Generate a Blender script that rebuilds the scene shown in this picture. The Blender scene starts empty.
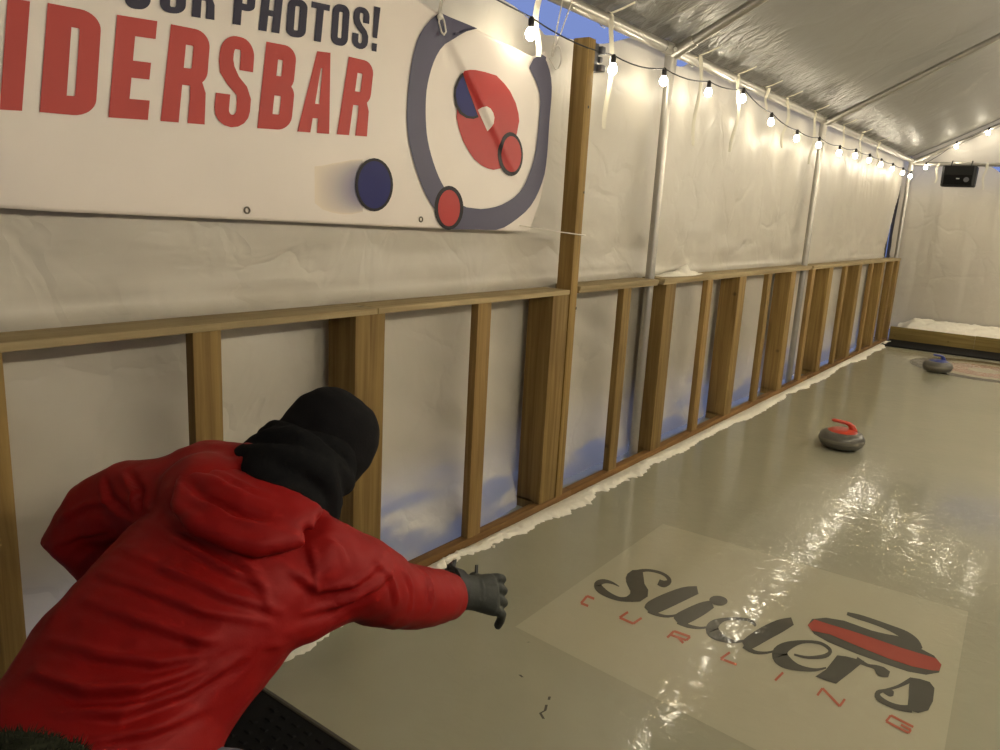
import bpy, bmesh, math, random, json
import numpy as np
from mathutils import Vector, Matrix, noise
random.seed(7)
SC = bpy.context.scene
COL = SC.collection
V = Vector

# ------------------------------------------------------------------ helpers
def link(o):
    COL.objects.link(o); return o

class MB:
    """collects geometry for ONE mesh object"""
    def __init__(s): s.v = []; s.f = []; s.m = []; s.cur = 0
    def add(s, vs, fs):
        b = len(s.v); s.v += [tuple(x) for x in vs]
        for f in fs: s.f.append([b+i for i in f]); s.m.append(s.cur)
    def box(s, lo, hi, bev=0.0, rot=None):
        bm = bmesh.new(); bmesh.ops.create_cube(bm, size=1)
        for v in bm.verts:
            v.co = V([lo[i]+(v.co[i]+.5)*(hi[i]-lo[i]) for i in range(3)])
        if bev: bmesh.ops.bevel(bm, geom=bm.edges[:], offset=bev, segments=2, affect='EDGES', profile=.6)
        if rot: bm.transform(rot)
        s.bm(bm)
    def bm(s, bm):
        bm.verts.index_update()
        s.add([v.co for v in bm.verts], [[v.index for v in f.verts] for f in bm.faces]); bm.free()
    def tube(s, pts, r, n=8, cap=True, flat=1.0, up=None, closed=False):
        pts = [V(p) for p in pts]; rr = r if isinstance(r, (list, tuple)) else [r]*len(pts)
        rings = []; prev = None
        for i, p in enumerate(pts):
            t = (pts[(i+1) % len(pts)]-pts[i-1]).normalized() if closed else (pts[min(i+1, len(pts)-1)]-pts[max(i-1, 0)]).normalized()
            if prev is None:
                a = V(up) if up else (V((0, 0, 1)) if abs(t.z) < .9 else V((1, 0, 0)))
                a = (a-t*a.dot(t)).normalized()
            else: a = (prev-t*prev.dot(t)).normalized()
            prev = a; b = t.cross(a)
            rings.append([p+(a*math.cos(k*2*math.pi/n)+b*math.sin(k*2*math.pi/n)*flat)*rr[i] for k in range(n)])
        s.rings(rings, cap and not closed, closed)
    def rings(s, rings, cap=True, closed=False):
        n = len(rings[0]); vs = [p for r in rings for p in r]; fs = []
        for i in range(len(rings)-1):
            for k in range(n):
                fs.append([i*n+k, i*n+(k+1) % n, (i+1)*n+(k+1) % n, (i+1)*n+k])
        if closed:
            j = (len(rings)-1)*n; fs += [[j+k, j+(k+1) % n, (k+1) % n, k] for k in range(n)]
        if cap:
            fs.append(list(range(n))[::-1]); fs.append([(len(rings)-1)*n+k for k in range(n)])
        s.add(vs, fs)
    def loft(s, secs, n=20, p=2.0):
        """secs: (centre, axis_a, a, axis_b, b)"""
        R = []
        for c, A, a, B, b in secs:
            c, A, B = V(c), V(A), V(B); ring = []
            for k in range(n):
                th = k*2*math.pi/n; cs, sn = math.cos(th), math.sin(th)
                q = (abs(cs)**p+abs(sn)**p)**(-1/p)
                ring.append(c+A*(a*cs*q)+B*(b*sn*q))
            R.append(ring)
        s.rings(R)
    def lathe(s, prof, n=40, c=(0, 0, 0)):
        R = [[V(c)+V((r*math.cos(k*2*math.pi/n), r*math.sin(k*2*math.pi/n), z)) for k in range(n)] for r, z in prof]
        s.rings(R)
    def ball(s, c, r, sub=2, M=None):
        bm = bmesh.new(); bmesh.ops.create_icosphere(bm, subdivisions=sub, radius=1)
        rr = V(r) if isinstance(r, (tuple, list)) else V((r, r, r))
        for v in bm.verts:
            q = V((v.co.x*rr.x, v.co.y*rr.y, v.co.z*rr.z))
            if M: q = M @ q
            v.co = q+V(c)
        s.bm(bm)
    def strip(s, A, B):
        n = len(A); s.add(list(A)+list(B), [[i, i+1, n+i+1, n+i] for i in range(n-1)])
    def build(s, name, mat, parent=None, smooth=True, loc=None, ang=40):
        me = bpy.data.meshes.new(name); org = V(loc) if loc is not None else V((0, 0, 0))
        me.from_pydata([tuple(V(v)-org) for v in s.v], [], s.f)
        bm = bmesh.new(); bm.from_mesh(me); bmesh.ops.recalc_face_normals(bm, faces=bm.faces[:]); bm.to_mesh(me); bm.free()
        mats = mat if isinstance(mat, (list, tuple)) else [mat]
        for m in mats: me.materials.append(m)
        if len(mats) > 1: me.polygons.foreach_set('material_index', s.m)
        o = bpy.data.objects.new(name, me); link(o)
        if smooth:
            me.polygons.foreach_set('use_smooth', [True]*len(me.polygons))
            try: me.set_sharp_from_angle(angle=math.radians(ang))
            except Exception: pass
        if parent is not None:
            o.parent = parent; o.location = org-world_loc(parent)
        else: o.location = org
        return o

def world_loc(o):
    p = V(o.location)
    while o.parent is not None: o = o.parent; p += V(o.location)
    return p
def thing(name, label, cat, loc=(0, 0, 0), group=None):
    o = bpy.data.objects.new(name, None); link(o); o.location = loc; o.empty_display_size = .1
    o['label'] = label; o['category'] = cat
    if group: o['group'] = group
    return o
def tag(o, label=None, cat=None, group=None, kind=None):
    if label: o['label'] = label
    if cat: o['category'] = cat
    if group: o['group'] = group
    if kind: o['kind'] = kind
    return o

def fuse(mb, voxel, smooth=4, fac=.5):
    """union of closed, overlapping shells -> one continuous surface (numpy verts, faces)"""
    me = bpy.data.meshes.new('tmp'); me.from_pydata([tuple(v) for v in mb.v], [], mb.f)
    bm = bmesh.new(); bm.from_mesh(me); bmesh.ops.recalc_face_normals(bm, faces=bm.faces[:]); bm.to_mesh(me); bm.free()
    o = link(bpy.data.objects.new('tmp', me))
    m = o.modifiers.new('r', 'REMESH'); m.mode = 'VOXEL'; m.voxel_size = voxel; m.adaptivity = 0
    if smooth:
        k = o.modifiers.new('s', 'SMOOTH'); k.factor = fac; k.iterations = smooth
    dg = bpy.context.evaluated_depsgraph_get(); dg.update()
    e = o.evaluated_get(dg); em = e.to_mesh()
    n = len(em.vertices); co = np.empty(n*3); em.vertices.foreach_get('co', co)
    nr = np.empty(n*3); em.vertices.foreach_get('normal', nr)
    fs = [list(p.vertices) for p in em.polygons]
    e.to_mesh_clear(); bpy.data.objects.remove(o); bpy.data.meshes.remove(me)
    return co.reshape(-1, 3), nr.reshape(-1, 3), fs
def fold(co, nr, folds):
    """fabric folds: ridges with a valley beside them, along 3-D polylines"""
    d = np.zeros(len(co))
    for pts, amp, w in folds:
        pts = np.array(pts, float); best = np.full(len(co), 9.); tt = np.zeros(len(co)); sgn = np.zeros(len(co))
        L = len(pts)-1
        for i in range(L):
            a, b = pts[i], pts[i+1]; ab = b-a; t = np.clip(((co-a)@ab)/(ab@ab), 0, 1)
            q = a+t[:, None]*ab; r = co-q; dd = np.linalg.norm(r, axis=1)
            cr = np.cross(ab/np.linalg.norm(ab), nr); s_ = np.einsum('ij,ij->i', r, cr)
            k = dd < best; best[k] = dd[k]; tt[k] = (i+t[k])/L; sgn[k] = s_[k]
        env = np.sin(np.pi*np.clip(tt*.94+.03, 0, 1))**.6
        near = best < 5*w
        d += np.where(near, amp*env*(np.exp(-(best/w)**2)-.75*np.exp(-((sgn-1.7*w)**2+(best**2-sgn**2).clip(0))/(w*w))), 0)
    return co+nr*d[:, None]
def fnoise(co, nr, sc, amp, seed=0.):
    d = np.array([noise.fractal(V(p)*sc+V((seed, seed, 0)), 1.0, 2.0, 3) for p in co])
    return co+nr*(d*amp)[:, None]
def mesh_obj(name, co, fs, mat, parent=None, loc=None):
    b = MB(); b.v = [tuple(p) for p in co]; b.f = fs; b.m = [0]*len(fs)
    return b.build(name, mat, parent, loc=loc, ang=180)

# ------------------------------------------------------------------ materials
def srgb(r, g, b):
    f = lambda c: ((c/255+.055)/1.055)**2.4 if c > 10 else c/255/12.92
    return (f(r), f(g), f(b), 1)
def new_mat(name):
    m = bpy.data.materials.new(name); m.use_nodes = True; nt = m.node_tree
    return m, nt, nt.nodes['Principled BSDF']
def nd(nt, t, **kw):
    n = nt.nodes.new(t)
    for k, v in kw.items():
        if k in n.inputs: n.inputs[k].default_value = v
        else: setattr(n, k, v)
    return n
def plain(name, col, rough=.6, metal=0, bump=0, bscale=200, spec=.5, sheen=0, var=0, vscale=8):
    m, nt, p = new_mat(name)
    p.inputs['Base Color'].default_value = col; p.inputs['Roughness'].default_value = rough
    p.inputs['Metallic'].default_value = metal; p.inputs['Specular IOR Level'].default_value = spec
    if sheen: p.inputs['Sheen Weight'].default_value = sheen
    tc = nd(nt, 'ShaderNodeTexCoord')
    n = nd(nt, 'ShaderNodeTexNoise', Scale=vscale, Detail=4.0); nt.links.new(tc.outputs['Object'], n.inputs['Vector'])
    hs = nd(nt, 'ShaderNodeMix', data_type='RGBA', blend_type='MULTIPLY'); hs.inputs[0].default_value = 1
    rmp = nd(nt, 'ShaderNodeMapRange'); rmp.inputs['To Min'].default_value = 1-(var or .06); rmp.inputs['To Max'].default_value = 1+(var or .06)
    nt.links.new(n.outputs['Fac'], rmp.inputs['Value']); hs.inputs[6].default_value = col
    nt.links.new(rmp.outputs['Result'], hs.inputs[7]); nt.links.new(hs.outputs[2], p.inputs['Base Color'])
    if bump:
        b = nd(nt, 'ShaderNodeTexNoise', Scale=bscale, Detail=3.0); nt.links.new(tc.outputs['Object'], b.inputs['Vector'])
        bp = nd(nt, 'ShaderNodeBump', Strength=bump, Distance=.002)
        nt.links.new(b.outputs['Fac'], bp.inputs['Height']); nt.links.new(bp.outputs['Normal'], p.inputs['Normal'])
    return m
def wood(name, c1, c2, axis, rough=.7):
    m, nt, p = new_mat(name)
    tc = nd(nt, 'ShaderNodeTexCoord'); oi = nd(nt, 'ShaderNodeObjectInfo')
    mp = nd(nt, 'ShaderNodeMapping'); sc = [38, 38, 38]; sc['xyz'.index(axis)] = 1.6
    mp.inputs['Scale'].default_value = sc
    ad = nd(nt, 'ShaderNodeVectorMath', operation='ADD'); mu = nd(nt, 'ShaderNodeMath', operation='MULTIPLY'); mu.inputs[1].default_value = 37
    nt.links.new(oi.outputs['Random'], mu.inputs[0]); nt.links.new(mu.outputs[0], ad.inputs[1])
    nt.links.new(tc.outputs['Object'], ad.inputs[0]); nt.links.new(ad.outputs[0], mp.inputs['Vector'])
    n1 = nd(nt, 'ShaderNodeTexNoise', Scale=1.0, Detail=5.0, Roughness=.6, Distortion=.6); nt.links.new(mp.outputs[0], n1.inputs['Vector'])
    n2 = nd(nt, 'ShaderNodeTexNoise', Scale=2.2, Detail=2.0); nt.links.new(ad.outputs[0], n2.inputs['Vector'])
    vo = nd(nt, 'ShaderNodeTexVoronoi', Scale=4.5); nt.links.new(ad.outputs[0], vo.inputs['Vector'])
    r1 = nd(nt, 'ShaderNodeValToRGB'); r1.color_ramp.elements[0].position = .3; r1.color_ramp.elements[1].position = .72
    r1.color_ramp.elements[0].color = c2; r1.color_ramp.elements[1].color = c1
    nt.links.new(n1.outputs['Fac'], r1.inputs['Fac'])
    kn = nd(nt, 'ShaderNodeMapRange'); kn.inputs['From Min'].default_value = .03; kn.inputs['From Max'].default_value = .09
    kn.inputs['To Min'].default_value = .45; nt.links.new(vo.outputs['Distance'], kn.inputs['Value'])
    vr = nd(nt, 'ShaderNodeMapRange'); vr.inputs['To Min'].default_value = .8; vr.inputs['To Max'].default_value = 1.2; nt.links.new(n2.outputs['Fac'], vr.inputs['Value'])
    orr = nd(nt, 'ShaderNodeMapRange'); orr.inputs['To Min'].default_value = .82; orr.inputs['To Max'].default_value = 1.12; nt.links.new(oi.outputs['Random'], orr.inputs['Value'])
    m1 = nd(nt, 'ShaderNodeMath', operation='MULTIPLY'); nt.links.new(kn.outputs[0], m1.inputs[0]); nt.links.new(vr.outputs[0], m1.inputs[1])
    m2 = nd(nt, 'ShaderNodeMath', operation='MULTIPLY'); nt.links.new(m1.outputs[0], m2.inputs[0]); nt.links.new(orr.outputs[0], m2.inputs[1])
    mx = nd(nt, 'ShaderNodeMix', data_type='RGBA', blend_type='MULTIPLY'); mx.inputs[0].default_value = 1
    nt.links.new(r1.outputs[0], mx.inputs[6]); nt.links.new(m2.outputs[0], mx.inputs[7]); nt.links.new(mx.outputs[2], p.inputs['Base Color'])
    p.inputs['Roughness'].default_value = rough; p.inputs['Specular IOR Level'].default_value = .25
    bp = nd(nt, 'ShaderNodeBump', Strength=.35, Distance=.002); nt.links.new(n1.outputs['Fac'], bp.inputs['Height']); nt.links.new(bp.outputs['Normal'], p.inputs['Normal'])
    return m
def vinyl(name, col, rough=.42, trans=.35, bump=.6, big=5., crease=3., dist=.02, spec=.5, aniso=(1, 1, 1), bdist=.01, foot_glow=False, eave=False):
    m, nt, p = new_mat(name)
    tc = nd(nt, 'ShaderNodeTexCoord'); mp = nd(nt, 'ShaderNodeMapping'); mp.inputs['Scale'].default_value = aniso
    nt.links.new(tc.outputs['Object'], mp.inputs['Vector'])
    n1 = nd(nt, 'ShaderNodeTexNoise', Scale=big, Detail=3.0, Distortion=.8); nt.links.new(mp.outputs[0], n1.inputs['Vector'])
    wv = nd(nt, 'ShaderNodeVectorMath', operation='MULTIPLY_ADD'); wv.inputs[1].default_value = (.35, .35, .35)
    nt.links.new(n1.outputs['Color'], wv.inputs[0]); nt.links.new(mp.outputs[0], wv.inputs[2])
    vo = nd(nt, 'ShaderNodeTexVoronoi', Scale=crease, feature='DISTANCE_TO_EDGE'); nt.links.new(wv.outputs[0], vo.inputs['Vector'])
    rr = nd(nt, 'ShaderNodeMapRange'); rr.inputs['From Max'].default_value = .07; rr.inputs['To Min'].default_value = 0; nt.links.new(vo.outputs['Distance'], rr.inputs['Value'])
    b1 = nd(nt, 'ShaderNodeBump', Strength=bump, Distance=dist); nt.links.new(n1.outputs['Fac'], b1.inputs['Height'])
    b2 = nd(nt, 'ShaderNodeBump', Strength=bump*.9, Distance=bdist); nm = nd(nt, 'ShaderNodeMath', operation='MULTIPLY'); nk = nd(nt, 'ShaderNodeTexNoise', Scale=1.9, Detail=2.0); nt.links.new(tc.outputs['Object'], nk.inputs['Vector']); nt.links.new(rr.outputs[0], nm.inputs[0]); nt.links.new(nk.outputs['Fac'], nm.inputs[1]); nt.links.new(nm.outputs[0], b2.inputs['Height']); nt.links.new(b1.outputs[0], b2.inputs['Normal'])
    n3 = nd(nt, 'ShaderNodeTexNoise', Scale=2.3, Detail=3.0); nt.links.new(tc.outputs['Object'], n3.inputs['Vector'])
    vr = nd(nt, 'ShaderNodeMapRange'); vr.inputs['To Min'].default_value = .9; vr.inputs['To Max'].default_value = 1.06; nt.links.new(n3.outputs['Fac'], vr.inputs['Value'])
    mx = nd(nt, 'ShaderNodeMix', data_type='RGBA', blend_type='MULTIPLY'); mx.inputs[0].default_value = 1; mx.inputs[6].default_value = col
    nt.links.new(vr.outputs[0], mx.inputs[7]); nt.links.new(mx.outputs[2], p.inputs['Base Color'])
    p.inputs['Roughness'].default_value = rough; p.inputs['Specular IOR Level'].default_value = spec
    if eave:                                        # tight puckers where the roof sheet is laced to the eave tube
        sp = nd(nt, 'ShaderNodeSeparateXYZ'); nt.links.new(tc.outputs['Object'], sp.inputs[0])
        mk = nd(nt, 'ShaderNodeMapRange', interpolation_type='SMOOTHSTEP'); mk.inputs['From Min'].default_value = .05; mk.inputs['From Max'].default_value = .34; mk.inputs['To Min'].default_value = 1; mk.inputs['To Max'].default_value = 0; nt.links.new(sp.outputs['X'], mk.inputs['Value'])
        me = nd(nt, 'ShaderNodeMapping'); me.inputs['Scale'].default_value = (.5, 1, 1); nt.links.new(tc.outputs['Object'], me.inputs['Vector'])
        ne = nd(nt, 'ShaderNodeTexNoise', Scale=13, Detail=3.0, Distortion=1.2); nt.links.new(me.outputs[0], ne.inputs['Vector'])
        b3 = nd(nt, 'ShaderNodeBump', Distance=.017); nt.links.new(mk.outputs[0], b3.inputs['Strength']); nt.links.new(ne.outputs['Fac'], b3.inputs['Height']); nt.links.new(b2.outputs[0], b3.inputs['Normal']); b2 = b3
        rg = nd(nt, 'ShaderNodeMapRange'); rg.inputs['To Min'].default_value = rough; rg.inputs['To Max'].default_value = .28; nt.links.new(mk.outputs[0], rg.inputs['Value']); nt.links.new(rg.outputs[0], p.inputs['Roughness'])
    nt.links.new(b2.outputs[0], p.inputs['Normal'])
    if trans:
        tr = nd(nt, 'ShaderNodeBsdfTranslucent'); nt.links.new(mx.outputs[2], tr.inputs['Color'])
        ms = nd(nt, 'ShaderNodeMixShader'); ms.inputs[0].default_value = trans
        if foot_glow:                                   # blue glow put into the material: more translucent low down, in streaks
            sp = nd(nt, 'ShaderNodeSeparateXYZ'); nt.links.new(tc.outputs['Object'], sp.inputs[0])
            mpp = nd(nt, 'ShaderNodeMapping'); mpp.inputs['Rotation'].default_value = (.45, 0, 0); mpp.inputs['Scale'].default_value = (1, 1.1, 5.5); nt.links.new(tc.outputs['Object'], mpp.inputs['Vector'])
            nn = nd(nt, 'ShaderNodeTexNoise', Scale=1.6, Detail=3.0); nt.links.new(mpp.outputs[0], nn.inputs['Vector'])
            ma = nd(nt, 'ShaderNodeMath', operation='MULTIPLY_ADD'); ma.inputs[1].default_value = .9; ma.inputs[2].default_value = -.45; nt.links.new(nn.outputs['Fac'], ma.inputs[0])
            sb = nd(nt, 'ShaderNodeMath', operation='ADD'); nt.links.new(ma.outputs[0], sb.inputs[0]); nt.links.new(sp.outputs['Z'], sb.inputs[1])
            mr = nd(nt, 'ShaderNodeMapRange', interpolation_type='SMOOTHSTEP'); mr.inputs['From Min'].default_value = .06; mr.inputs['From Max'].default_value = .21; mr.inputs['To Min'].default_value = .78; mr.inputs['To Max'].default_value = trans
            nt.links.new(sb.outputs[0], mr.inputs['Value']); nt.links.new(mr.outputs[0], ms.inputs[0])
        out = nt.nodes['Material Output']
        nt.links.new(p.outputs[0], ms.inputs[1]); nt.links.new(tr.outputs[0], ms.inputs[2]); nt.links.new(ms.outputs[0], out.inputs['Surface'])
    return m
def ice(name, col, var=.1):
    m, nt, p = new_mat(name)
    tc = nd(nt, 'ShaderNodeTexCoord')
    n0 = nd(nt, 'ShaderNodeTexNoise', Scale=1.7, Detail=5.0, Roughness=.6); nt.links.new(tc.outputs['Object'], n0.inputs['Vector'])
    vr = nd(nt, 'ShaderNodeMapRange'); vr.inputs['To Min'].default_value = 1-var; vr.inputs['To Max'].default_value = 1+var; nt.links.new(n0.outputs['Fac'], vr.inputs['Value'])
    mx = nd(nt, 'ShaderNodeMix', data_type='RGBA', blend_type='MULTIPLY'); mx.inputs[0].default_value = 1; mx.inputs[6].default_value = col
    nt.links.new(vr.outputs[0], mx.inputs[7]); nt.links.new(mx.outputs[2], p.inputs['Base Color'])
    n1 = nd(nt, 'ShaderNodeTexNoise', Scale=19, Detail=2.0, Distortion=.6); nt.links.new(tc.outputs['Object'], n1.inputs['Vector'])
    n2 = nd(nt, 'ShaderNodeTexNoise', Scale=6, Detail=2.0); nt.links.new(tc.outputs['Object'], n2.inputs['Vector'])
    b1 = nd(nt, 'ShaderNodeBump', Strength=.55, Distance=.0022); nt.links.new(n1.outputs['Fac'], b1.inputs['Height'])
    b2 = nd(nt, 'ShaderNodeBump', Strength=.5, Distance=.003); nt.links.new(n2.outputs['Fac'], b2.inputs['Height']); nt.links.new(b1.outputs[0], b2.inputs['Normal'])
    nt.links.new(b2.outputs[0], p.inputs['Normal'])
    rn = nd(nt, 'ShaderNodeMapRange'); rn.inputs['To Min'].default_value = .055; rn.inputs['To Max'].default_value = .1; nt.links.new(n0.outputs['Fac'], rn.inputs['Value'])
    nt.links.new(rn.outputs[0], p.inputs['Roughness']); p.inputs['IOR'].default_value = 1.35
    return m
def emit(name, col, strength):
    m, nt, p = new_mat(name); p.inputs['Base Color'].default_value = (1, .9, .7, 1)
    p.inputs['Emission Color'].default_value = col; p.inputs['Emission Strength'].default_value = strength; return m

WC1, WC2 = srgb(156, 129, 77), srgb(116, 90, 46)
M = dict(
 wz=wood('pine_upright', WC1, WC2, 'z'), wy=wood('pine_rail', srgb(176, 158, 120), srgb(142, 122, 84), 'y'), wx=wood('pine_board', srgb(142, 124, 72), srgb(112, 94, 50), 'x'),
 wo=wood('orange_pine_upright', srgb(162, 132, 82), srgb(128, 100, 54), 'z'), wp=wood('damp_pine_plate', srgb(148, 112, 66), srgb(112, 80, 42), 'y'),
 wall=vinyl('white_tent_vinyl', srgb(220, 213, 198), trans=.25, bump=.5, big=2.8, crease=2.0), wall_foot_glow=vinyl('white_tent_vinyl_foot_glow', srgb(220, 213, 198), trans=.25, bump=.5, big=2.8, crease=2.0, foot_glow=True), roof=vinyl('roof_vinyl', srgb(130, 128, 121), rough=.55, spec=.4, trans=0, eave=True, bump=.35, big=2.5, crease=1.4, dist=.03),
 outer=plain('sky_blocker_sheet', srgb(120, 112, 100), .8), banner=vinyl('banner_vinyl', srgb(226, 216, 206), rough=.4, trans=0, bump=.12, big=2., crease=1., dist=.02, bdist=.003),
 ink_red=plain('red_ink', srgb(178, 54, 46), .45, spec=.3), ink_navy=plain('navy_ink', srgb(40, 37, 58), .45, spec=.25), ink_ring=plain('slate_ink', srgb(80, 77, 98), .45, spec=.3), ink_blue=plain('blue_ink', srgb(24, 28, 96), .45, spec=.2),
 ink_black=plain('black_ink', srgb(30, 24, 28), .45, spec=.2), ink_disc=plain('red_disc_ink', srgb(176, 48, 44), .45, spec=.3),
 ice=ice('curling_ice', srgb(156, 153, 132)), icepan=ice('ice_logo_panel', srgb(171, 166, 143), .05), iceblk=ice('ice_black_print', srgb(84, 82, 74), .2), icered=ice('ice_red_print', srgb(154, 74, 62), .2),
 icecap=ice('ice_pale_red_print', srgb(170, 98, 78), .2), icepale=ice('ice_pale_ring', srgb(164, 156, 132), .08), icering=ice('ice_grey_ring', srgb(66, 64, 57), .1), icepink=ice('ice_pink_ring', srgb(160, 124, 104), .1),
 snow=plain('snow', srgb(238, 232, 216), .8, bump=.8, bscale=90, var=.08, vscale=30), steel=plain('galvanised_tube', srgb(176, 172, 164), .38, .75, var=.1),
 strap=plain('white_webbing', srgb(226, 220, 200), .7), cord=plain('black_cord', srgb(30, 28, 26), .6), socket=plain('black_socket', srgb(34, 30, 28), .5),
 bulb=emit('lit_bulb', (1, .90, .70, 1), 17), bulb_added=emit('added_fill_bulb', (1, .90, .70, 1), 160), rubber=plain('black_rubber', srgb(17, 17, 17), .75, bump=.3, spec=.14), rubber_edge=plain('black_rubber_edge', srgb(52, 46, 34), .6),
 granite=plain('grey_granite', srgb(92, 89, 80), .35, bump=.2, bscale=300, var=.35, vscale=160), band=plain('granite_rough_band', srgb(116, 111, 98), .7, bump=.4, bscale=400, var=.25, vscale=200), hred=plain('red_plastic', srgb(190, 62, 36), .35), hblue=plain('blue_plastic', srgb(50, 62, 130), .35),
 spk=plain('black_speaker', srgb(20, 20, 19), .6, spec=.25), grille=plain('speaker_grille', srgb(13, 13, 13), .8, spec=.15, bump=.8, bscale=400), badge=plain('silver_badge', srgb(190, 190, 185), .3, .6),
 box=plain('grey_plastic', srgb(86, 86, 90), .5), jacket=plain('red_shell_fabric', srgb(142, 9, 7), .62, bump=.15, bscale=350, spec=.25, var=.05), hood=plain('red_hood_fabric', srgb(144, 10, 8), .62, bump=.15, bscale=350, spec=.25, var=.05),
 hat=plain('black_knit', srgb(27, 26, 27), .95, bump=.8, bscale=260, spec=.1), gaiter=plain('black_fleece', srgb(24, 24, 25), .95, bump=.6, bscale=300, spec=.1),
 glove=plain('charcoal_glove', srgb(50, 52, 47), .6, bump=.4, bscale=300, spec=.3), glove_dark=plain('black_glove_trim', srgb(26, 26, 26), .6), jeans=plain('grey_denim', srgb(104, 110, 122), .85, bump=.4, bscale=500), boot=plain('brown_boot', srgb(50, 40, 32), .6),
 skin=plain('skin', srgb(206, 160, 134), .5), eye=plain('eye', srgb(60, 44, 34), .2), lip=plain('lip', srgb(166, 92, 84), .5), fuzzy=plain('dark_fuzzy_knit', srgb(38, 40, 30), 1., bump=1., bscale=120, spec=.05), coat=plain('dark_coat', srgb(40, 42, 48), .8),
 metal=plain('dull_metal', srgb(120, 112, 100), .35, .8), clear=plain('white_bungee', srgb(235, 228, 215), .45),
)

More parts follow.
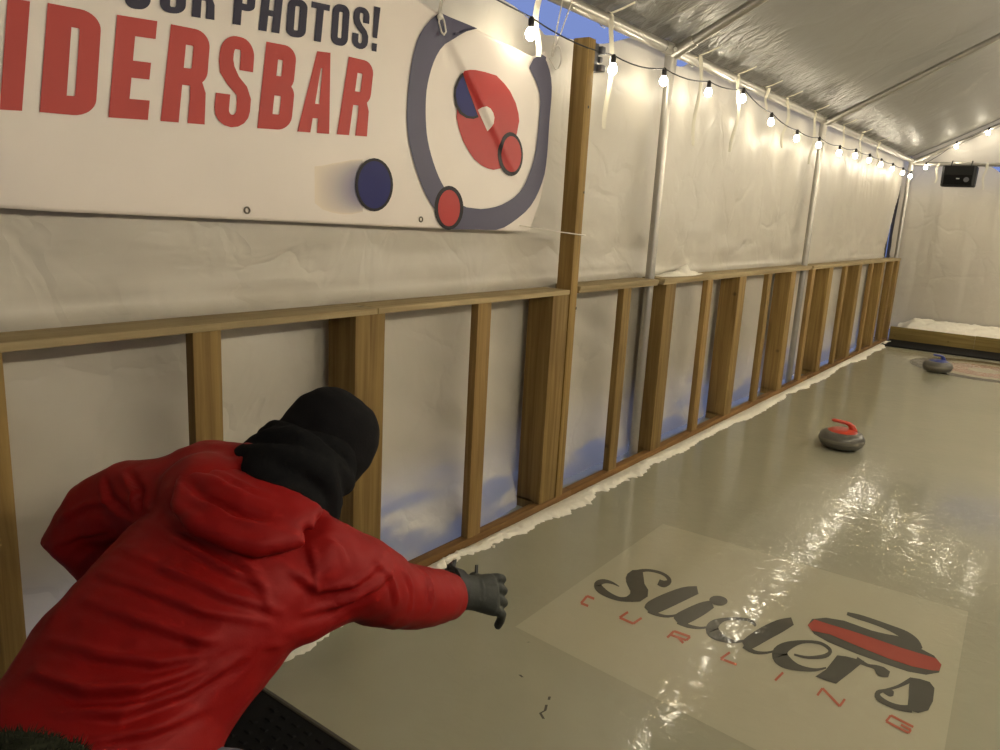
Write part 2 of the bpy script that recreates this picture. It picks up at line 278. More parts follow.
# outlines of the printed marks, in metres (floor: x, y; banner: y, z)
D = json.loads('''{"script":[[[[0.7807,2.7013],[0.7857,2.6996],[0.7937,2.6968],[0.8033,2.6955],[0.812,2.6999],[0.8169,2.7113],[0.819,2.7258],[0.8188,2.7431],[0.8143,2.7645],[0.8047,2.7836],[0.7947,2.7961],[0.7843,2.8056],[0.7739,2.8125],[0.7634,2.8171],[0.7521,2.8201],[0.7405,2.8214],[0.7289,2.8208],[0.7169,2.8181],[0.7045,2.8135],[0.6924,2.8073],[0.6817,2.7997],[0.6725,2.7899],[0.6643,2.7781],[0.6574,2.7656],[0.6517,2.7531],[0.647,2.7399],[0.644,2.7235],[0.6454,2.6998],[0.6567,2.6652],[0.6755,2.6341],[0.6916,2.6142],[0.7033,2.6007],[0.7123,2.5901],[0.7231,2.5791],[0.7325,2.5713],[0.7342,2.572],[0.7285,2.5866],[0.729,2.5934],[0.7341,2.5835],[0.7385,2.568],[0.7404,2.5532],[0.7391,2.54],[0.7347,2.5274],[0.7282,2.5169],[0.7205,2.5094],[0.7112,2.5058],[0.7001,2.5054],[0.688,2.5073],[0.6756,2.5103],[0.6627,2.5146],[0.6491,2.5207],[0.6362,2.5276],[0.6258,2.5339],[0.6182,2.5392],[0.6128,2.5434],[0.6114,2.5442],[0.6143,2.5372],[0.6145,2.5335],[0.6131,2.5396],[0.6128,2.5486],[0.6139,2.5566],[0.6168,2.5632],[0.6218,2.569],[0.6282,2.5737],[0.6354,2.5772],[0.6445,2.5791],[0.6556,2.5792],[0.6661,2.5786],[0.6734,2.5782]],[[0.7675,2.7523],[0.7723,2.7523],[0.7787,2.7522],[0.7837,2.7529],[0.7857,2.7537],[0.7877,2.7558],[0.7907,2.7608],[0.7928,2.7652],[0.7944,2.7639],[0.7951,2.7637],[0.7913,2.7707],[0.7848,2.7789],[0.7772,2.7858],[0.7686,2.7908],[0.7587,2.7942],[0.7481,2.7958],[0.7374,2.7956],[0.726,2.7938],[0.714,2.7902],[0.7028,2.7844],[0.6938,2.7761],[0.6871,2.7649],[0.682,2.751],[0.679,2.7359],[0.6787,2.7213],[0.6812,2.7075],[0.6856,2.6963],[0.6898,2.6928],[0.6888,2.7021],[0.6864,2.7113],[0.692,2.711],[0.704,2.7043],[0.7172,2.6936],[0.7284,2.6828],[0.7418,2.6687],[0.7603,2.6442],[0.7801,2.6035],[0.7871,2.5668],[0.7851,2.5435],[0.7797,2.5261],[0.7731,2.5123],[0.7653,2.501],[0.7561,2.4915],[0.746,2.4836],[0.7356,2.4773],[0.7246,2.4729],[0.7128,2.47],[0.7007,2.4684],[0.6884,2.468],[0.6752,2.4686],[0.6612,2.4705],[0.6473,2.4738],[0.6343,2.4789],[0.622,2.4863],[0.6097,2.4963],[0.5969,2.5111],[0.5842,2.5345],[0.5795,2.5572],[0.5812,2.5719],[0.5855,2.5826],[0.5913,2.5907],[0.5986,2.5958],[0.6073,2.5989],[0.6168,2.6002],[0.6269,2.5999],[0.6387,2.5973],[0.6518,2.5926],[0.6636,2.5878],[0.6716,2.5846]]],[[[0.907,2.8031],[0.8964,2.7927],[0.8811,2.776],[0.8658,2.7502],[0.8524,2.7132],[0.8401,2.6706],[0.8303,2.6322],[0.8233,2.6004],[0.8184,2.5718],[0.816,2.5465],[0.8177,2.5236],[0.8224,2.5059],[0.8259,2.497]],[[0.939,2.7454],[0.9345,2.7253],[0.9284,2.697],[0.9218,2.6657],[0.9138,2.6279],[0.9046,2.5851],[0.8961,2.5477],[0.8889,2.5186],[0.8826,2.4952],[0.8774,2.4792],[0.8731,2.4734],[0.8692,2.4729],[0.8665,2.4704]]],[[[0.8517,2.4712],[0.8611,2.4704],[0.8748,2.4694],[0.8889,2.4706],[0.9019,2.4745],[0.9149,2.4805],[0.9269,2.4899],[0.9379,2.5055],[0.9476,2.5241],[0.9542,2.5374]],[[0.8436,2.5145],[0.8538,2.5087],[0.8678,2.5011],[0.8814,2.4967],[0.8941,2.4971],[0.9069,2.5006],[0.9185,2.5074],[0.9296,2.5205],[0.9398,2.5375],[0.9469,2.5499]]],[[[0.9966,2.7294],[0.9897,2.7179],[0.9798,2.7006],[0.9701,2.6788],[0.9618,2.6512],[0.9541,2.6205],[0.948,2.5935],[0.9432,2.5715],[0.9395,2.5518],[0.9377,2.5343],[0.9389,2.5186],[0.9423,2.5063],[0.9451,2.4999]],[[1.0284,2.6823],[1.0268,2.6633],[1.0246,2.6366],[1.0214,2.6087],[1.0168,2.5792],[1.0111,2.5476],[1.0054,2.5201],[1.0,2.4984],[0.9948,2.4816],[0.9904,2.4709],[0.9864,2.4684],[0.9825,2.4706],[0.9797,2.4708]]],[[[0.9698,2.4708],[0.9805,2.4702],[0.9961,2.4696],[1.0116,2.4715],[1.0255,2.477],[1.0388,2.4847],[1.0505,2.4941],[1.0606,2.5065],[1.069,2.5203],[1.0747,2.53]],[[0.9617,2.5135],[0.9732,2.509],[0.9891,2.503],[1.0042,2.4998],[1.0178,2.5011],[1.0315,2.5053],[1.0434,2.5115],[1.0536,2.5213],[1.0623,2.5335],[1.0684,2.5424]]],[[[1.1997,2.6691],[1.1946,2.6744],[1.1868,2.6828],[1.177,2.691],[1.1665,2.6953],[1.1563,2.6938],[1.1461,2.6891],[1.1358,2.6823],[1.1258,2.6747],[1.1155,2.666],[1.1048,2.6557],[1.0946,2.6446],[1.0854,2.6334],[1.0769,2.6217],[1.069,2.6089],[1.0624,2.5946],[1.0581,2.5787],[1.0564,2.5601],[1.0581,2.5368],[1.0657,2.5089],[1.0791,2.4839],[1.0933,2.47],[1.1064,2.464],[1.1189,2.4621],[1.1307,2.4626],[1.1424,2.4652],[1.1544,2.47],[1.166,2.4765],[1.1767,2.4843],[1.1865,2.4948],[1.1958,2.5075],[1.2037,2.5193],[1.2092,2.5274]],[[1.1983,2.6504],[1.193,2.6552],[1.1858,2.662],[1.1779,2.6679],[1.1704,2.6706],[1.1621,2.6698],[1.1526,2.6666],[1.1426,2.6612],[1.1329,2.6542],[1.1229,2.6459],[1.1127,2.6361],[1.1037,2.6244],[1.0974,2.6108],[1.0945,2.5944],[1.094,2.5761],[1.0952,2.559],[1.0973,2.5463],[1.0997,2.5391],[1.1016,2.538],[1.101,2.5439],[1.098,2.5502],[1.0986,2.548],[1.1043,2.54],[1.1128,2.5309],[1.1224,2.5231],[1.1334,2.5167],[1.1458,2.5113],[1.1582,2.5082],[1.1692,2.5083],[1.1792,2.5139],[1.1887,2.524],[1.1969,2.5348],[1.2028,2.5422]]],[[[1.2796,2.8151],[1.2708,2.8029],[1.2581,2.7841],[1.2456,2.7595],[1.2348,2.729],[1.2247,2.6943],[1.2159,2.6591],[1.2086,2.6231],[1.2028,2.5881],[1.199,2.5603],[1.1975,2.5405],[1.1976,2.5256],[1.1977,2.5155]],[[1.3044,2.7656],[1.3004,2.7448],[1.2947,2.7156],[1.2884,2.6855],[1.2809,2.6546],[1.2723,2.6216],[1.2643,2.5903],[1.2571,2.5594],[1.25,2.5286],[1.2435,2.5037],[1.2373,2.4882],[1.2318,2.4798],[1.2281,2.4749]]],[[[1.2127,2.478],[1.2237,2.4743],[1.2396,2.4696],[1.2554,2.4693],[1.2691,2.4764],[1.2817,2.4876],[1.2925,2.5004],[1.3014,2.516],[1.3086,2.533],[1.3133,2.5449]],[[1.2115,2.5174],[1.2224,2.5093],[1.2373,2.4988],[1.2511,2.4934],[1.2635,2.4964],[1.276,2.5047],[1.2868,2.5148],[1.2958,2.5279],[1.3031,2.5433],[1.3082,2.5545]]],[[[1.3667,2.5543],[1.3746,2.5556],[1.3858,2.5573],[1.3986,2.5605],[1.4109,2.5664],[1.4231,2.5756],[1.4361,2.5875],[1.4479,2.6009],[1.4568,2.6148],[1.4624,2.6303],[1.4651,2.6479],[1.4643,2.6673],[1.4589,2.6853],[1.4503,2.6973],[1.4393,2.7062],[1.4266,2.712],[1.4136,2.7134],[1.4003,2.7088],[1.3861,2.6998],[1.372,2.6884],[1.3589,2.6766],[1.3465,2.6639],[1.3344,2.6493],[1.3233,2.6336],[1.3143,2.6172],[1.307,2.5992],[1.3014,2.5781],[1.2991,2.5514],[1.3035,2.5164],[1.3159,2.4847],[1.3294,2.4666],[1.342,2.4571],[1.354,2.4523],[1.3661,2.4517],[1.3783,2.4547],[1.3905,2.4601],[1.4023,2.4664],[1.4142,2.4737],[1.4265,2.4824],[1.4382,2.492],[1.4485,2.5021],[1.4574,2.514],[1.4652,2.5272],[1.4715,2.5391],[1.4759,2.5473]],[[1.3644,2.568],[1.3722,2.5702],[1.3832,2.573],[1.3952,2.5776],[1.4063,2.5848],[1.4172,2.5961],[1.4288,2.6107],[1.439,2.626],[1.4461,2.6393],[1.45,2.6499],[1.4521,2.659],[1.4526,2.6647],[1.452,2.6681],[1.4474,2.675],[1.4386,2.6828],[1.4277,2.6884],[1.4167,2.6897],[1.4047,2.6862],[1.3912,2.6787],[1.378,2.6674],[1.3671,2.653],[1.3587,2.6345],[1.3521,2.6124],[1.3475,2.59],[1.3449,2.5705],[1.3446,2.5543],[1.346,2.5415],[1.3481,2.5365],[1.3481,2.5441],[1.345,2.5535],[1.345,2.5526],[1.3489,2.5464],[1.3548,2.5389],[1.3626,2.5307],[1.3727,2.5221],[1.3841,2.5148],[1.3956,2.5106],[1.4076,2.5099],[1.4203,2.5121],[1.4326,2.5163],[1.4431,2.5217],[1.4522,2.5295],[1.4604,2.5399],[1.4671,2.5502],[1.472,2.5573]]],[[[1.5409,2.6571],[1.5511,2.6568],[1.5656,2.6565],[1.5788,2.6562],[1.5885,2.6576],[1.5963,2.6591],[1.6025,2.6566],[1.6077,2.6471],[1.6138,2.6335],[1.6231,2.6237],[1.6338,2.6252],[1.6432,2.6323],[1.6495,2.6378]],[[1.5406,2.6993],[1.551,2.6927],[1.5653,2.6838],[1.5778,2.6786],[1.5861,2.6802],[1.5936,2.6855],[1.6021,2.6901],[1.6114,2.692],[1.6194,2.6936],[1.6247,2.6946],[1.6319,2.6906],[1.641,2.6838],[1.6478,2.6789]]],[[[1.7067,2.6867],[1.7005,2.6659],[1.6917,2.6371],[1.6826,2.6112],[1.6732,2.5911],[1.6631,2.573],[1.6543,2.5582],[1.6469,2.5482],[1.6402,2.5404],[1.635,2.5273],[1.6341,2.5077],[1.6379,2.4888],[1.6456,2.4752],[1.6557,2.4682],[1.6674,2.4647],[1.6791,2.4627],[1.6906,2.4617],[1.7026,2.4621],[1.7144,2.4641],[1.7267,2.4689],[1.7385,2.475],[1.7465,2.4793]],[[1.7179,2.663],[1.7104,2.645],[1.6997,2.6196],[1.6889,2.5956],[1.6783,2.5764],[1.6678,2.5591],[1.6593,2.5436],[1.653,2.5304],[1.6491,2.5199],[1.6487,2.5147],[1.6493,2.5133],[1.65,2.5115],[1.6521,2.5081],[1.6587,2.5027],[1.6687,2.4973],[1.6794,2.4942],[1.6901,2.4938],[1.701,2.4957],[1.7114,2.4997],[1.722,2.5076],[1.7325,2.5178],[1.7401,2.5254]]],[[[1.6498,2.5341],[1.6565,2.5302],[1.6659,2.5251],[1.6738,2.5228],[1.6788,2.526],[1.682,2.5319],[1.6838,2.5363]],[[1.649,2.5519],[1.6553,2.5571],[1.6641,2.564],[1.6713,2.5684],[1.6756,2.5674],[1.6789,2.5639],[1.6813,2.5613]]]],"script_poly":[[[1.4832,2.6588],[1.5092,2.6739],[1.5657,2.6877],[1.5476,2.5907],[1.5241,2.4784],[1.491,2.4735],[1.46,2.4736],[1.4765,2.5423]],[[1.7072,2.688],[1.7351,2.7009],[1.7631,2.7038],[1.7811,2.6753],[1.7884,2.5907],[1.7842,2.5265],[1.7617,2.4914],[1.732,2.4857],[1.7235,2.5603],[1.713,2.6347]],[[0.6451,2.701],[0.645,2.7476],[0.6756,2.7789],[0.711,2.7195],[0.7391,2.6708],[0.7737,2.6351],[0.7972,2.5827],[0.793,2.526],[0.7683,2.4991],[0.7348,2.4953],[0.7347,2.555],[0.7116,2.6042],[0.673,2.6415]],[[1.0513,2.7632],[1.0533,2.7542],[1.0536,2.7449],[1.0524,2.7357],[1.0495,2.727],[1.0453,2.7194],[1.0398,2.7131],[1.0334,2.7085],[1.0263,2.7058],[1.019,2.7051],[1.0117,2.7065],[1.0049,2.7098],[0.9988,2.7151],[0.9937,2.7219],[0.99,2.73],[0.9878,2.739],[0.9873,2.7484],[0.9884,2.7578],[0.9912,2.7667],[0.9955,2.7746],[1.0011,2.781],[1.0077,2.7857],[1.0149,2.7885],[1.0224,2.7891],[1.0298,2.7875],[1.0367,2.7839],[1.0428,2.7785],[1.0477,2.7715]]],"stone_body":[[[1.3447,2.8],[1.3444,2.8592],[1.3827,2.9079],[1.4416,2.9324],[1.5407,2.928],[1.6376,2.9131],[1.7018,2.9173],[1.749,2.8976],[1.7781,2.851],[1.779,2.7897],[1.7465,2.744],[1.6954,2.7226],[1.6217,2.7188],[1.5317,2.7188],[1.4352,2.73],[1.3809,2.7517]]],"stone_band":[[[1.3447,2.8],[1.3527,2.8609],[1.4083,2.8637],[1.4772,2.8703],[1.559,2.8719],[1.6449,2.8712],[1.708,2.8773],[1.7575,2.8807],[1.7776,2.8505],[1.7781,2.8011],[1.7584,2.7866],[1.7006,2.7659],[1.626,2.7627],[1.5192,2.7748],[1.4273,2.7884],[1.3677,2.7688]]],"stone_handle":[[[[1.4388,2.9837],[1.4488,2.9821],[1.4631,2.9801],[1.4784,2.9788],[1.4934,2.9794],[1.5094,2.9808],[1.527,2.9809],[1.5473,2.9792],[1.5692,2.9762],[1.5899,2.9711],[1.6087,2.9631],[1.6262,2.9531],[1.6416,2.9432],[1.6548,2.9337],[1.6664,2.9242],[1.6759,2.9155],[1.6843,2.9066],[1.6923,2.8966],[1.6981,2.8888]],[[1.4355,3.0117],[1.445,3.0153],[1.4587,3.0202],[1.4737,3.024],[1.489,3.0256],[1.5055,3.0259],[1.5238,3.0257],[1.5446,3.0249],[1.5671,3.0235],[1.5884,3.0218],[1.6081,3.0208],[1.6268,3.0193],[1.6443,3.0147],[1.66,3.0058],[1.6739,2.9939],[1.6862,2.9791],[1.6967,2.9592],[1.7042,2.9387],[1.7088,2.9251]]],[[[1.5299,2.9093],[1.544,2.9084],[1.5641,2.9069],[1.5841,2.9044],[1.6018,2.9],[1.6193,2.8946],[1.6372,2.8903],[1.6585,2.8878],[1.6804,2.8863],[1.6958,2.8854]],[[1.5285,2.9257],[1.5424,2.9284],[1.5622,2.9323],[1.5819,2.937],[1.5992,2.9433],[1.6164,2.9503],[1.6348,2.9547],[1.6569,2.9542],[1.6795,2.9511],[1.6952,2.9487]]]],"caps":[[0,[[0.6455,2.433],[0.6132,2.4329]],[[0.6519,2.4154],[0.6198,2.4152]]],[0,[[0.6107,2.4268],[0.6226,2.3623]],[[0.6224,2.4212],[0.634,2.357]]],[0,[[0.6316,2.3512],[0.6629,2.3517]],[[0.6251,2.3682],[0.6567,2.3686]]],[1,[[0.7894,2.4292],[0.7854,2.3709]],[[0.8002,2.4194],[0.796,2.3616]]],[1,[[0.7932,2.358],[0.8509,2.3545]],[[0.7883,2.3745],[0.8464,2.3708]]],[1,[[0.8537,2.358],[0.8587,2.4151]],[[0.8435,2.3672],[0.8484,2.4247]]],[2,[[0.9889,2.3567],[0.9891,2.4132]],[[0.9795,2.3634],[0.9795,2.4202]]],[2,[[0.9865,2.4085],[1.0457,2.4129]],[[0.9821,2.4249],[1.0417,2.4291]]],[2,[[1.0391,2.4244],[1.0386,2.3932]],[[1.0483,2.4175],[1.0477,2.3865]]],[2,[[1.0412,2.3978],[0.9821,2.3933]],[[1.0452,2.3819],[0.9864,2.3773]]],[2,[[1.0136,2.3805],[1.0424,2.3579]],[[1.0141,2.3947],[1.043,2.3718]]],[3,[[1.1856,2.4253],[1.1762,2.3651]],[[1.1938,2.4165],[1.1843,2.3567]]],[3,[[1.1817,2.3533],[1.2364,2.3557]],[[1.1788,2.3685],[1.2337,2.3707]]],[4,[[1.3678,2.3577],[1.3738,2.4216]],[[1.3604,2.3634],[1.3664,2.4277]]],[5,[[1.4973,2.369],[1.4997,2.4206]],[[1.4904,2.3725],[1.4927,2.4243]]],[5,[[1.4952,2.4158],[1.5626,2.3544]],[[1.4971,2.4291],[1.5646,2.367]]],[5,[[1.5669,2.359],[1.5703,2.4094]],[[1.5603,2.3623],[1.5637,2.4129]]],[6,[[1.7626,2.412],[1.6983,2.4271]],[[1.7618,2.3985],[1.6977,2.4133]]],[6,[[1.695,2.4223],[1.6895,2.3801]],[[1.701,2.4181],[1.6955,2.3761]]],[6,[[1.6922,2.3714],[1.7556,2.3576]],[[1.6927,2.3849],[1.7564,2.3708]]],[6,[[1.7588,2.3623],[1.7619,2.3826]],[[1.7532,2.3661],[1.7563,2.3866]]],[6,[[1.7595,2.3913],[1.731,2.3978]],[[1.7587,2.3779],[1.7304,2.3843]]]],"ring":[[[[2.2383,2.1346],[2.2071,2.1066],[2.1776,2.0784],[2.154,2.049],[2.1378,2.0189],[2.1263,1.9886],[2.1176,1.9584],[2.1109,1.9283],[2.1057,1.8983],[2.1016,1.8683],[2.0984,1.8383],[2.0964,1.8083],[2.0961,1.7783],[2.0977,1.7484],[2.1017,1.7187],[2.1079,1.6892],[2.1167,1.6598],[2.1279,1.6307],[2.1409,1.6017],[2.1557,1.5728],[2.1722,1.5439],[2.1907,1.5152],[2.212,1.4869],[2.2378,1.4597],[2.2675,1.4336],[2.2987,1.4074],[2.3325,1.3818],[2.3755,1.362],[2.4297,1.3624],[2.4856,1.3627],[2.5432,1.3638],[2.6024,1.3624],[2.6632,1.3629],[2.7219,1.3743],[2.7748,1.3949],[2.8255,1.4185],[2.8748,1.4442],[2.9169,1.4745],[2.9499,1.5086],[2.9761,1.545],[2.9974,1.5824],[3.0128,1.6207],[3.0196,1.6595],[3.0228,1.6981],[3.0239,1.7366],[3.0231,1.7748],[3.0218,1.8127],[3.0206,1.8505],[3.0208,1.8882],[3.0218,1.9258],[3.0221,1.9632],[3.0194,2.0],[3.0099,2.0355],[2.9911,2.0683],[2.9648,2.0982],[2.9178,2.1164]],[[2.4291,2.126],[2.3928,2.1055],[2.3573,2.0851],[2.3235,2.0643],[2.2928,2.0422],[2.2668,2.0185],[2.2472,1.9933],[2.232,1.9676],[2.22,1.9418],[2.2104,1.9159],[2.2029,1.89],[2.1977,1.8642],[2.1954,1.8386],[2.1951,1.813],[2.1961,1.7875],[2.198,1.762],[2.2011,1.7366],[2.206,1.7113],[2.2132,1.6862],[2.2227,1.6614],[2.2342,1.6368],[2.2472,1.6123],[2.2618,1.588],[2.2784,1.564],[2.2977,1.5406],[2.3201,1.5179],[2.3468,1.4968],[2.3795,1.4787],[2.4167,1.4634],[2.458,1.4516],[2.5046,1.4495],[2.5523,1.4477],[2.601,1.4522],[2.6499,1.4594],[2.6977,1.4708],[2.7433,1.4864],[2.7865,1.5051],[2.824,1.5282],[2.8526,1.5555],[2.8743,1.5849],[2.892,1.6153],[2.9072,1.6461],[2.919,1.6774],[2.9265,1.7088],[2.9312,1.7403],[2.9347,1.7716],[2.9367,1.8028],[2.9372,1.8338],[2.9367,1.8646],[2.9359,1.8952],[2.9349,1.9257],[2.9263,1.9548],[2.9096,1.9818],[2.8862,2.0061],[2.8572,2.0276],[2.8265,2.0476]]]],"ring_tab":[[[2.2381,2.138],[2.2599,2.1427],[2.4474,2.1262],[2.3825,2.1058],[2.3089,2.0735],[2.2603,2.0362]],[[2.8261,2.0516],[2.8521,2.0884],[2.9174,2.1204],[2.9572,2.1152],[2.9557,2.061],[2.8989,2.0104]]],"button":[[[2.4015,1.9659],[2.4301,1.9742],[2.4669,1.9794],[2.5276,1.9823],[2.6066,1.9815],[2.6657,1.96],[2.7099,1.9363],[2.7569,1.8948],[2.782,1.8542],[2.7902,1.8256],[2.7781,1.7698],[2.749,1.7074],[2.7091,1.6346],[2.6796,1.6206],[2.6302,1.6111],[2.5889,1.614],[2.5481,1.6225],[2.4994,1.6423],[2.459,1.6715],[2.4189,1.7091],[2.3893,1.7558],[2.3755,1.79],[2.3761,1.8256],[2.3844,1.8974]]],"button_hole":[[[2.505,1.8351],[2.5226,1.8475],[2.5486,1.8546],[2.5775,1.8501],[2.598,1.8359],[2.6076,1.8182],[2.6015,1.7939],[2.5843,1.7683],[2.5753,1.7607]]],"blue_rim":[[[2.3962,1.9589],[2.3722,1.9306],[2.3544,1.8973],[2.3535,1.8666],[2.3641,1.8329],[2.3948,1.8057],[2.4352,1.7954],[2.4803,1.7972],[2.5132,1.8086]]],"blue_face":[[[2.4013,1.9475],[2.3812,1.9233],[2.3659,1.8947],[2.3648,1.8682],[2.3767,1.8381],[2.4044,1.815],[2.439,1.8049],[2.4751,1.8057],[2.502,1.8145]]],"red_rim":[[[2.8322,1.6954],[2.8338,1.6747],[2.8307,1.6545],[2.8229,1.6358],[2.811,1.6197],[2.7955,1.607],[2.7774,1.5983],[2.7575,1.5941],[2.737,1.5945],[2.7169,1.5994],[2.6981,1.6086],[2.6817,1.6214],[2.6683,1.6372],[2.6587,1.6553],[2.6531,1.6747],[2.6518,1.6945],[2.6549,1.7138],[2.6622,1.7317],[2.6733,1.7474],[2.6879,1.76],[2.7051,1.769],[2.7243,1.7738],[2.7445,1.7743],[2.7646,1.7703],[2.7838,1.762],[2.801,1.7496],[2.8153,1.7339],[2.8259,1.7155]],[[2.438,1.4488],[2.437,1.4293],[2.4315,1.4106],[2.4216,1.3938],[2.408,1.3796],[2.3914,1.369],[2.3727,1.3623],[2.353,1.3598],[2.3331,1.3618],[2.3142,1.3679],[2.2972,1.3778],[2.2829,1.391],[2.2718,1.4067],[2.2646,1.4243],[2.2615,1.4428],[2.2627,1.4614],[2.268,1.4792],[2.2772,1.4954],[2.2899,1.5093],[2.3056,1.52],[2.3235,1.5272],[2.3427,1.5304],[2.3624,1.5293],[2.3815,1.5241],[2.3992,1.5148],[2.4144,1.502],[2.4264,1.4861],[2.4344,1.4681]]],"red_face":[[[2.8179,1.6936],[2.8192,1.6768],[2.8169,1.6604],[2.8109,1.6453],[2.8016,1.6322],[2.7895,1.6219],[2.7753,1.6148],[2.7596,1.6114],[2.7434,1.6117],[2.7275,1.6157],[2.7126,1.6231],[2.6995,1.6336],[2.6887,1.6466],[2.6809,1.6614],[2.6763,1.6773],[2.6752,1.6935],[2.6775,1.7093],[2.6833,1.7239],[2.6921,1.7367],[2.7036,1.7469],[2.7173,1.7542],[2.7324,1.7581],[2.7484,1.7583],[2.7644,1.7549],[2.7796,1.748],[2.7931,1.7378],[2.8044,1.7249],[2.8128,1.7099]],[[2.4155,1.4471],[2.4148,1.4311],[2.4108,1.4157],[2.4034,1.4019],[2.3933,1.3903],[2.3809,1.3815],[2.367,1.376],[2.3521,1.3739],[2.3371,1.3755],[2.3228,1.3805],[2.3099,1.3887],[2.2989,1.3996],[2.2905,1.4126],[2.2849,1.4272],[2.2824,1.4426],[2.2832,1.4581],[2.2872,1.4728],[2.2941,1.4863],[2.3037,1.4977],[2.3156,1.5065],[2.3291,1.5123],[2.3436,1.5148],[2.3585,1.5138],[2.3729,1.5094],[2.3862,1.5016],[2.3977,1.4909],[2.4067,1.4778],[2.4128,1.4629]]],"puck_rim":[[[2.0358,1.5166],[2.0341,1.4956],[2.0278,1.4754],[2.0171,1.457],[2.0027,1.4416],[1.9854,1.4298],[1.9661,1.4223],[1.9458,1.4193],[1.9257,1.421],[1.9067,1.4272],[1.8897,1.4375],[1.8756,1.4513],[1.865,1.468],[1.8582,1.4866],[1.8557,1.5064],[1.8575,1.5263],[1.8635,1.5455],[1.8734,1.563],[1.8868,1.5781],[1.903,1.59],[1.9214,1.5981],[1.9411,1.602],[1.9611,1.6014],[1.9805,1.5962],[1.9983,1.5867],[2.0134,1.5733],[2.0251,1.5565],[2.0327,1.5373]]],"puck_face":[[[2.0229,1.5159],[2.0215,1.4972],[2.016,1.4792],[2.0069,1.4629],[1.9945,1.4492],[1.9796,1.4387],[1.963,1.432],[1.9456,1.4293],[1.9282,1.4308],[1.9117,1.4363],[1.8971,1.4455],[1.8848,1.4578],[1.8755,1.4727],[1.8697,1.4894],[1.8675,1.5071],[1.869,1.5249],[1.8742,1.5421],[1.8827,1.5577],[1.8943,1.5712],[1.9084,1.5818],[1.9243,1.5889],[1.9414,1.5923],[1.9587,1.5917],[1.9754,1.587],[1.9906,1.5784],[2.0037,1.5664],[2.0137,1.5514],[2.0203,1.5343]]],"smear":[[[[1.6822,1.5545],[1.7152,1.5595],[1.7558,1.5693],[1.7973,1.5777],[1.8398,1.5873],[1.8908,1.5941]],[[1.6826,1.438],[1.7161,1.4186],[1.7573,1.4094],[1.7996,1.4053],[1.8429,1.4065],[1.8946,1.4161]]]],"red_letters":[["I",[[0.8061,1.8589],[0.8531,1.8613],[0.8187,1.6157],[0.7713,1.6124]]],["D",[[0.8913,1.8668],[1.0167,1.8714],[0.988,1.6225],[0.8569,1.6179]]],["E",[[1.0542,1.876],[1.1596,1.8831],[1.1252,1.6317],[1.0207,1.6258]]],["R",[[1.1972,1.8836],[1.3168,1.8879],[1.2908,1.6394],[1.1601,1.6333]]],["S",[[1.3481,1.8916],[1.4599,1.8949],[1.435,1.6432],[1.3159,1.6396]]],["B",[[1.4981,1.8981],[1.6169,1.9037],[1.5874,1.6557],[1.4646,1.6488]]],["A",[[1.6535,1.9032],[1.7708,1.9143],[1.7418,1.6616],[1.6124,1.6554]]],["R",[[1.8199,1.9139],[1.9367,1.9156],[1.9077,1.6709],[1.7736,1.664]]]],"navy_letters":[["O",[[1.0845,2.0231],[1.1525,2.0298],[1.1416,1.9058],[1.073,1.8953]]],["U",[[1.1765,2.0243],[1.2498,2.0312],[1.2399,1.9163],[1.1661,1.9064]]],["R",[[1.2701,2.029],[1.3395,2.0366],[1.327,1.921],[1.2574,1.9151]]],["P",[[1.3961,2.0275],[1.4654,2.0284],[1.4536,1.929],[1.384,1.9226]]],["H",[[1.486,2.0306],[1.56,2.0343],[1.5447,1.9295],[1.4706,1.9243]]],["O",[[1.5783,2.0386],[1.6533,2.0446],[1.6418,1.9345],[1.5665,1.9268]]],["T",[[1.6669,2.0477],[1.7404,2.0529],[1.7251,1.9373],[1.6535,1.9324]]],["O",[[1.7526,2.063],[1.8239,2.0687],[1.813,1.9419],[1.7414,1.9375]]],["S",[[1.841,2.0755],[1.9119,2.0792],[1.9014,1.9474],[1.8303,1.9436]]],["!",[[1.9298,2.0925],[1.9597,2.0945],[1.9474,1.9511],[1.9173,1.9504]]]],"b_edge":[[2.238,2.1414],[2.2823,2.1408],[2.3688,2.1348],[2.4916,2.1169],[2.6226,2.1051],[2.7483,2.0976],[2.8211,2.0989],[2.8947,2.1163],[2.9543,2.1394]],"b_right":[[2.9543,2.1394],[3.0107,2.0702],[3.021,1.9871],[3.0338,1.8161],[3.0304,1.6393],[2.9831,1.4801],[2.916,1.3572]],"b_bot":[[0.7525,1.3912],[0.8848,1.386],[1.4302,1.3785],[2.0749,1.3672],[2.916,1.3572]],"crease":[[2.2383,2.1346],[2.4102,1.963],[2.7744,1.6126]]}''')

# ------------------------------------------------------------------ setting
Y0, Y1 = -2.6, 11.62           # near and far end of the tent
XR = 2.97                      # right hand tent wall
EAVE = 2.36; SLOPE = .51; RIDGE = 1.45
POLES = [4.13, 7.25, 11.5]
POSTS = [.625+1.22*k for k in range(-2, 9)]     # six inch posts
STUDS = [p+.61+{2: -.02, 3: .03, 4: .06}.get(i, 0) for i, p in enumerate(POSTS[:-1])]+[10.985]
POSTS.append(11.34)
def noi(*p): return noise.noise(V(p))
def sm(a, b, x):
    t = min(max((x-a)/(b-a), 0), 1); return t*t*(3-2*t)

def floor():
    b = MB(); b.box((-.6, Y0-.3, -.12), (3.4, 12.6, 0))
    tag(b.build('floor', M['ice'], smooth=False), kind='structure')
floor()

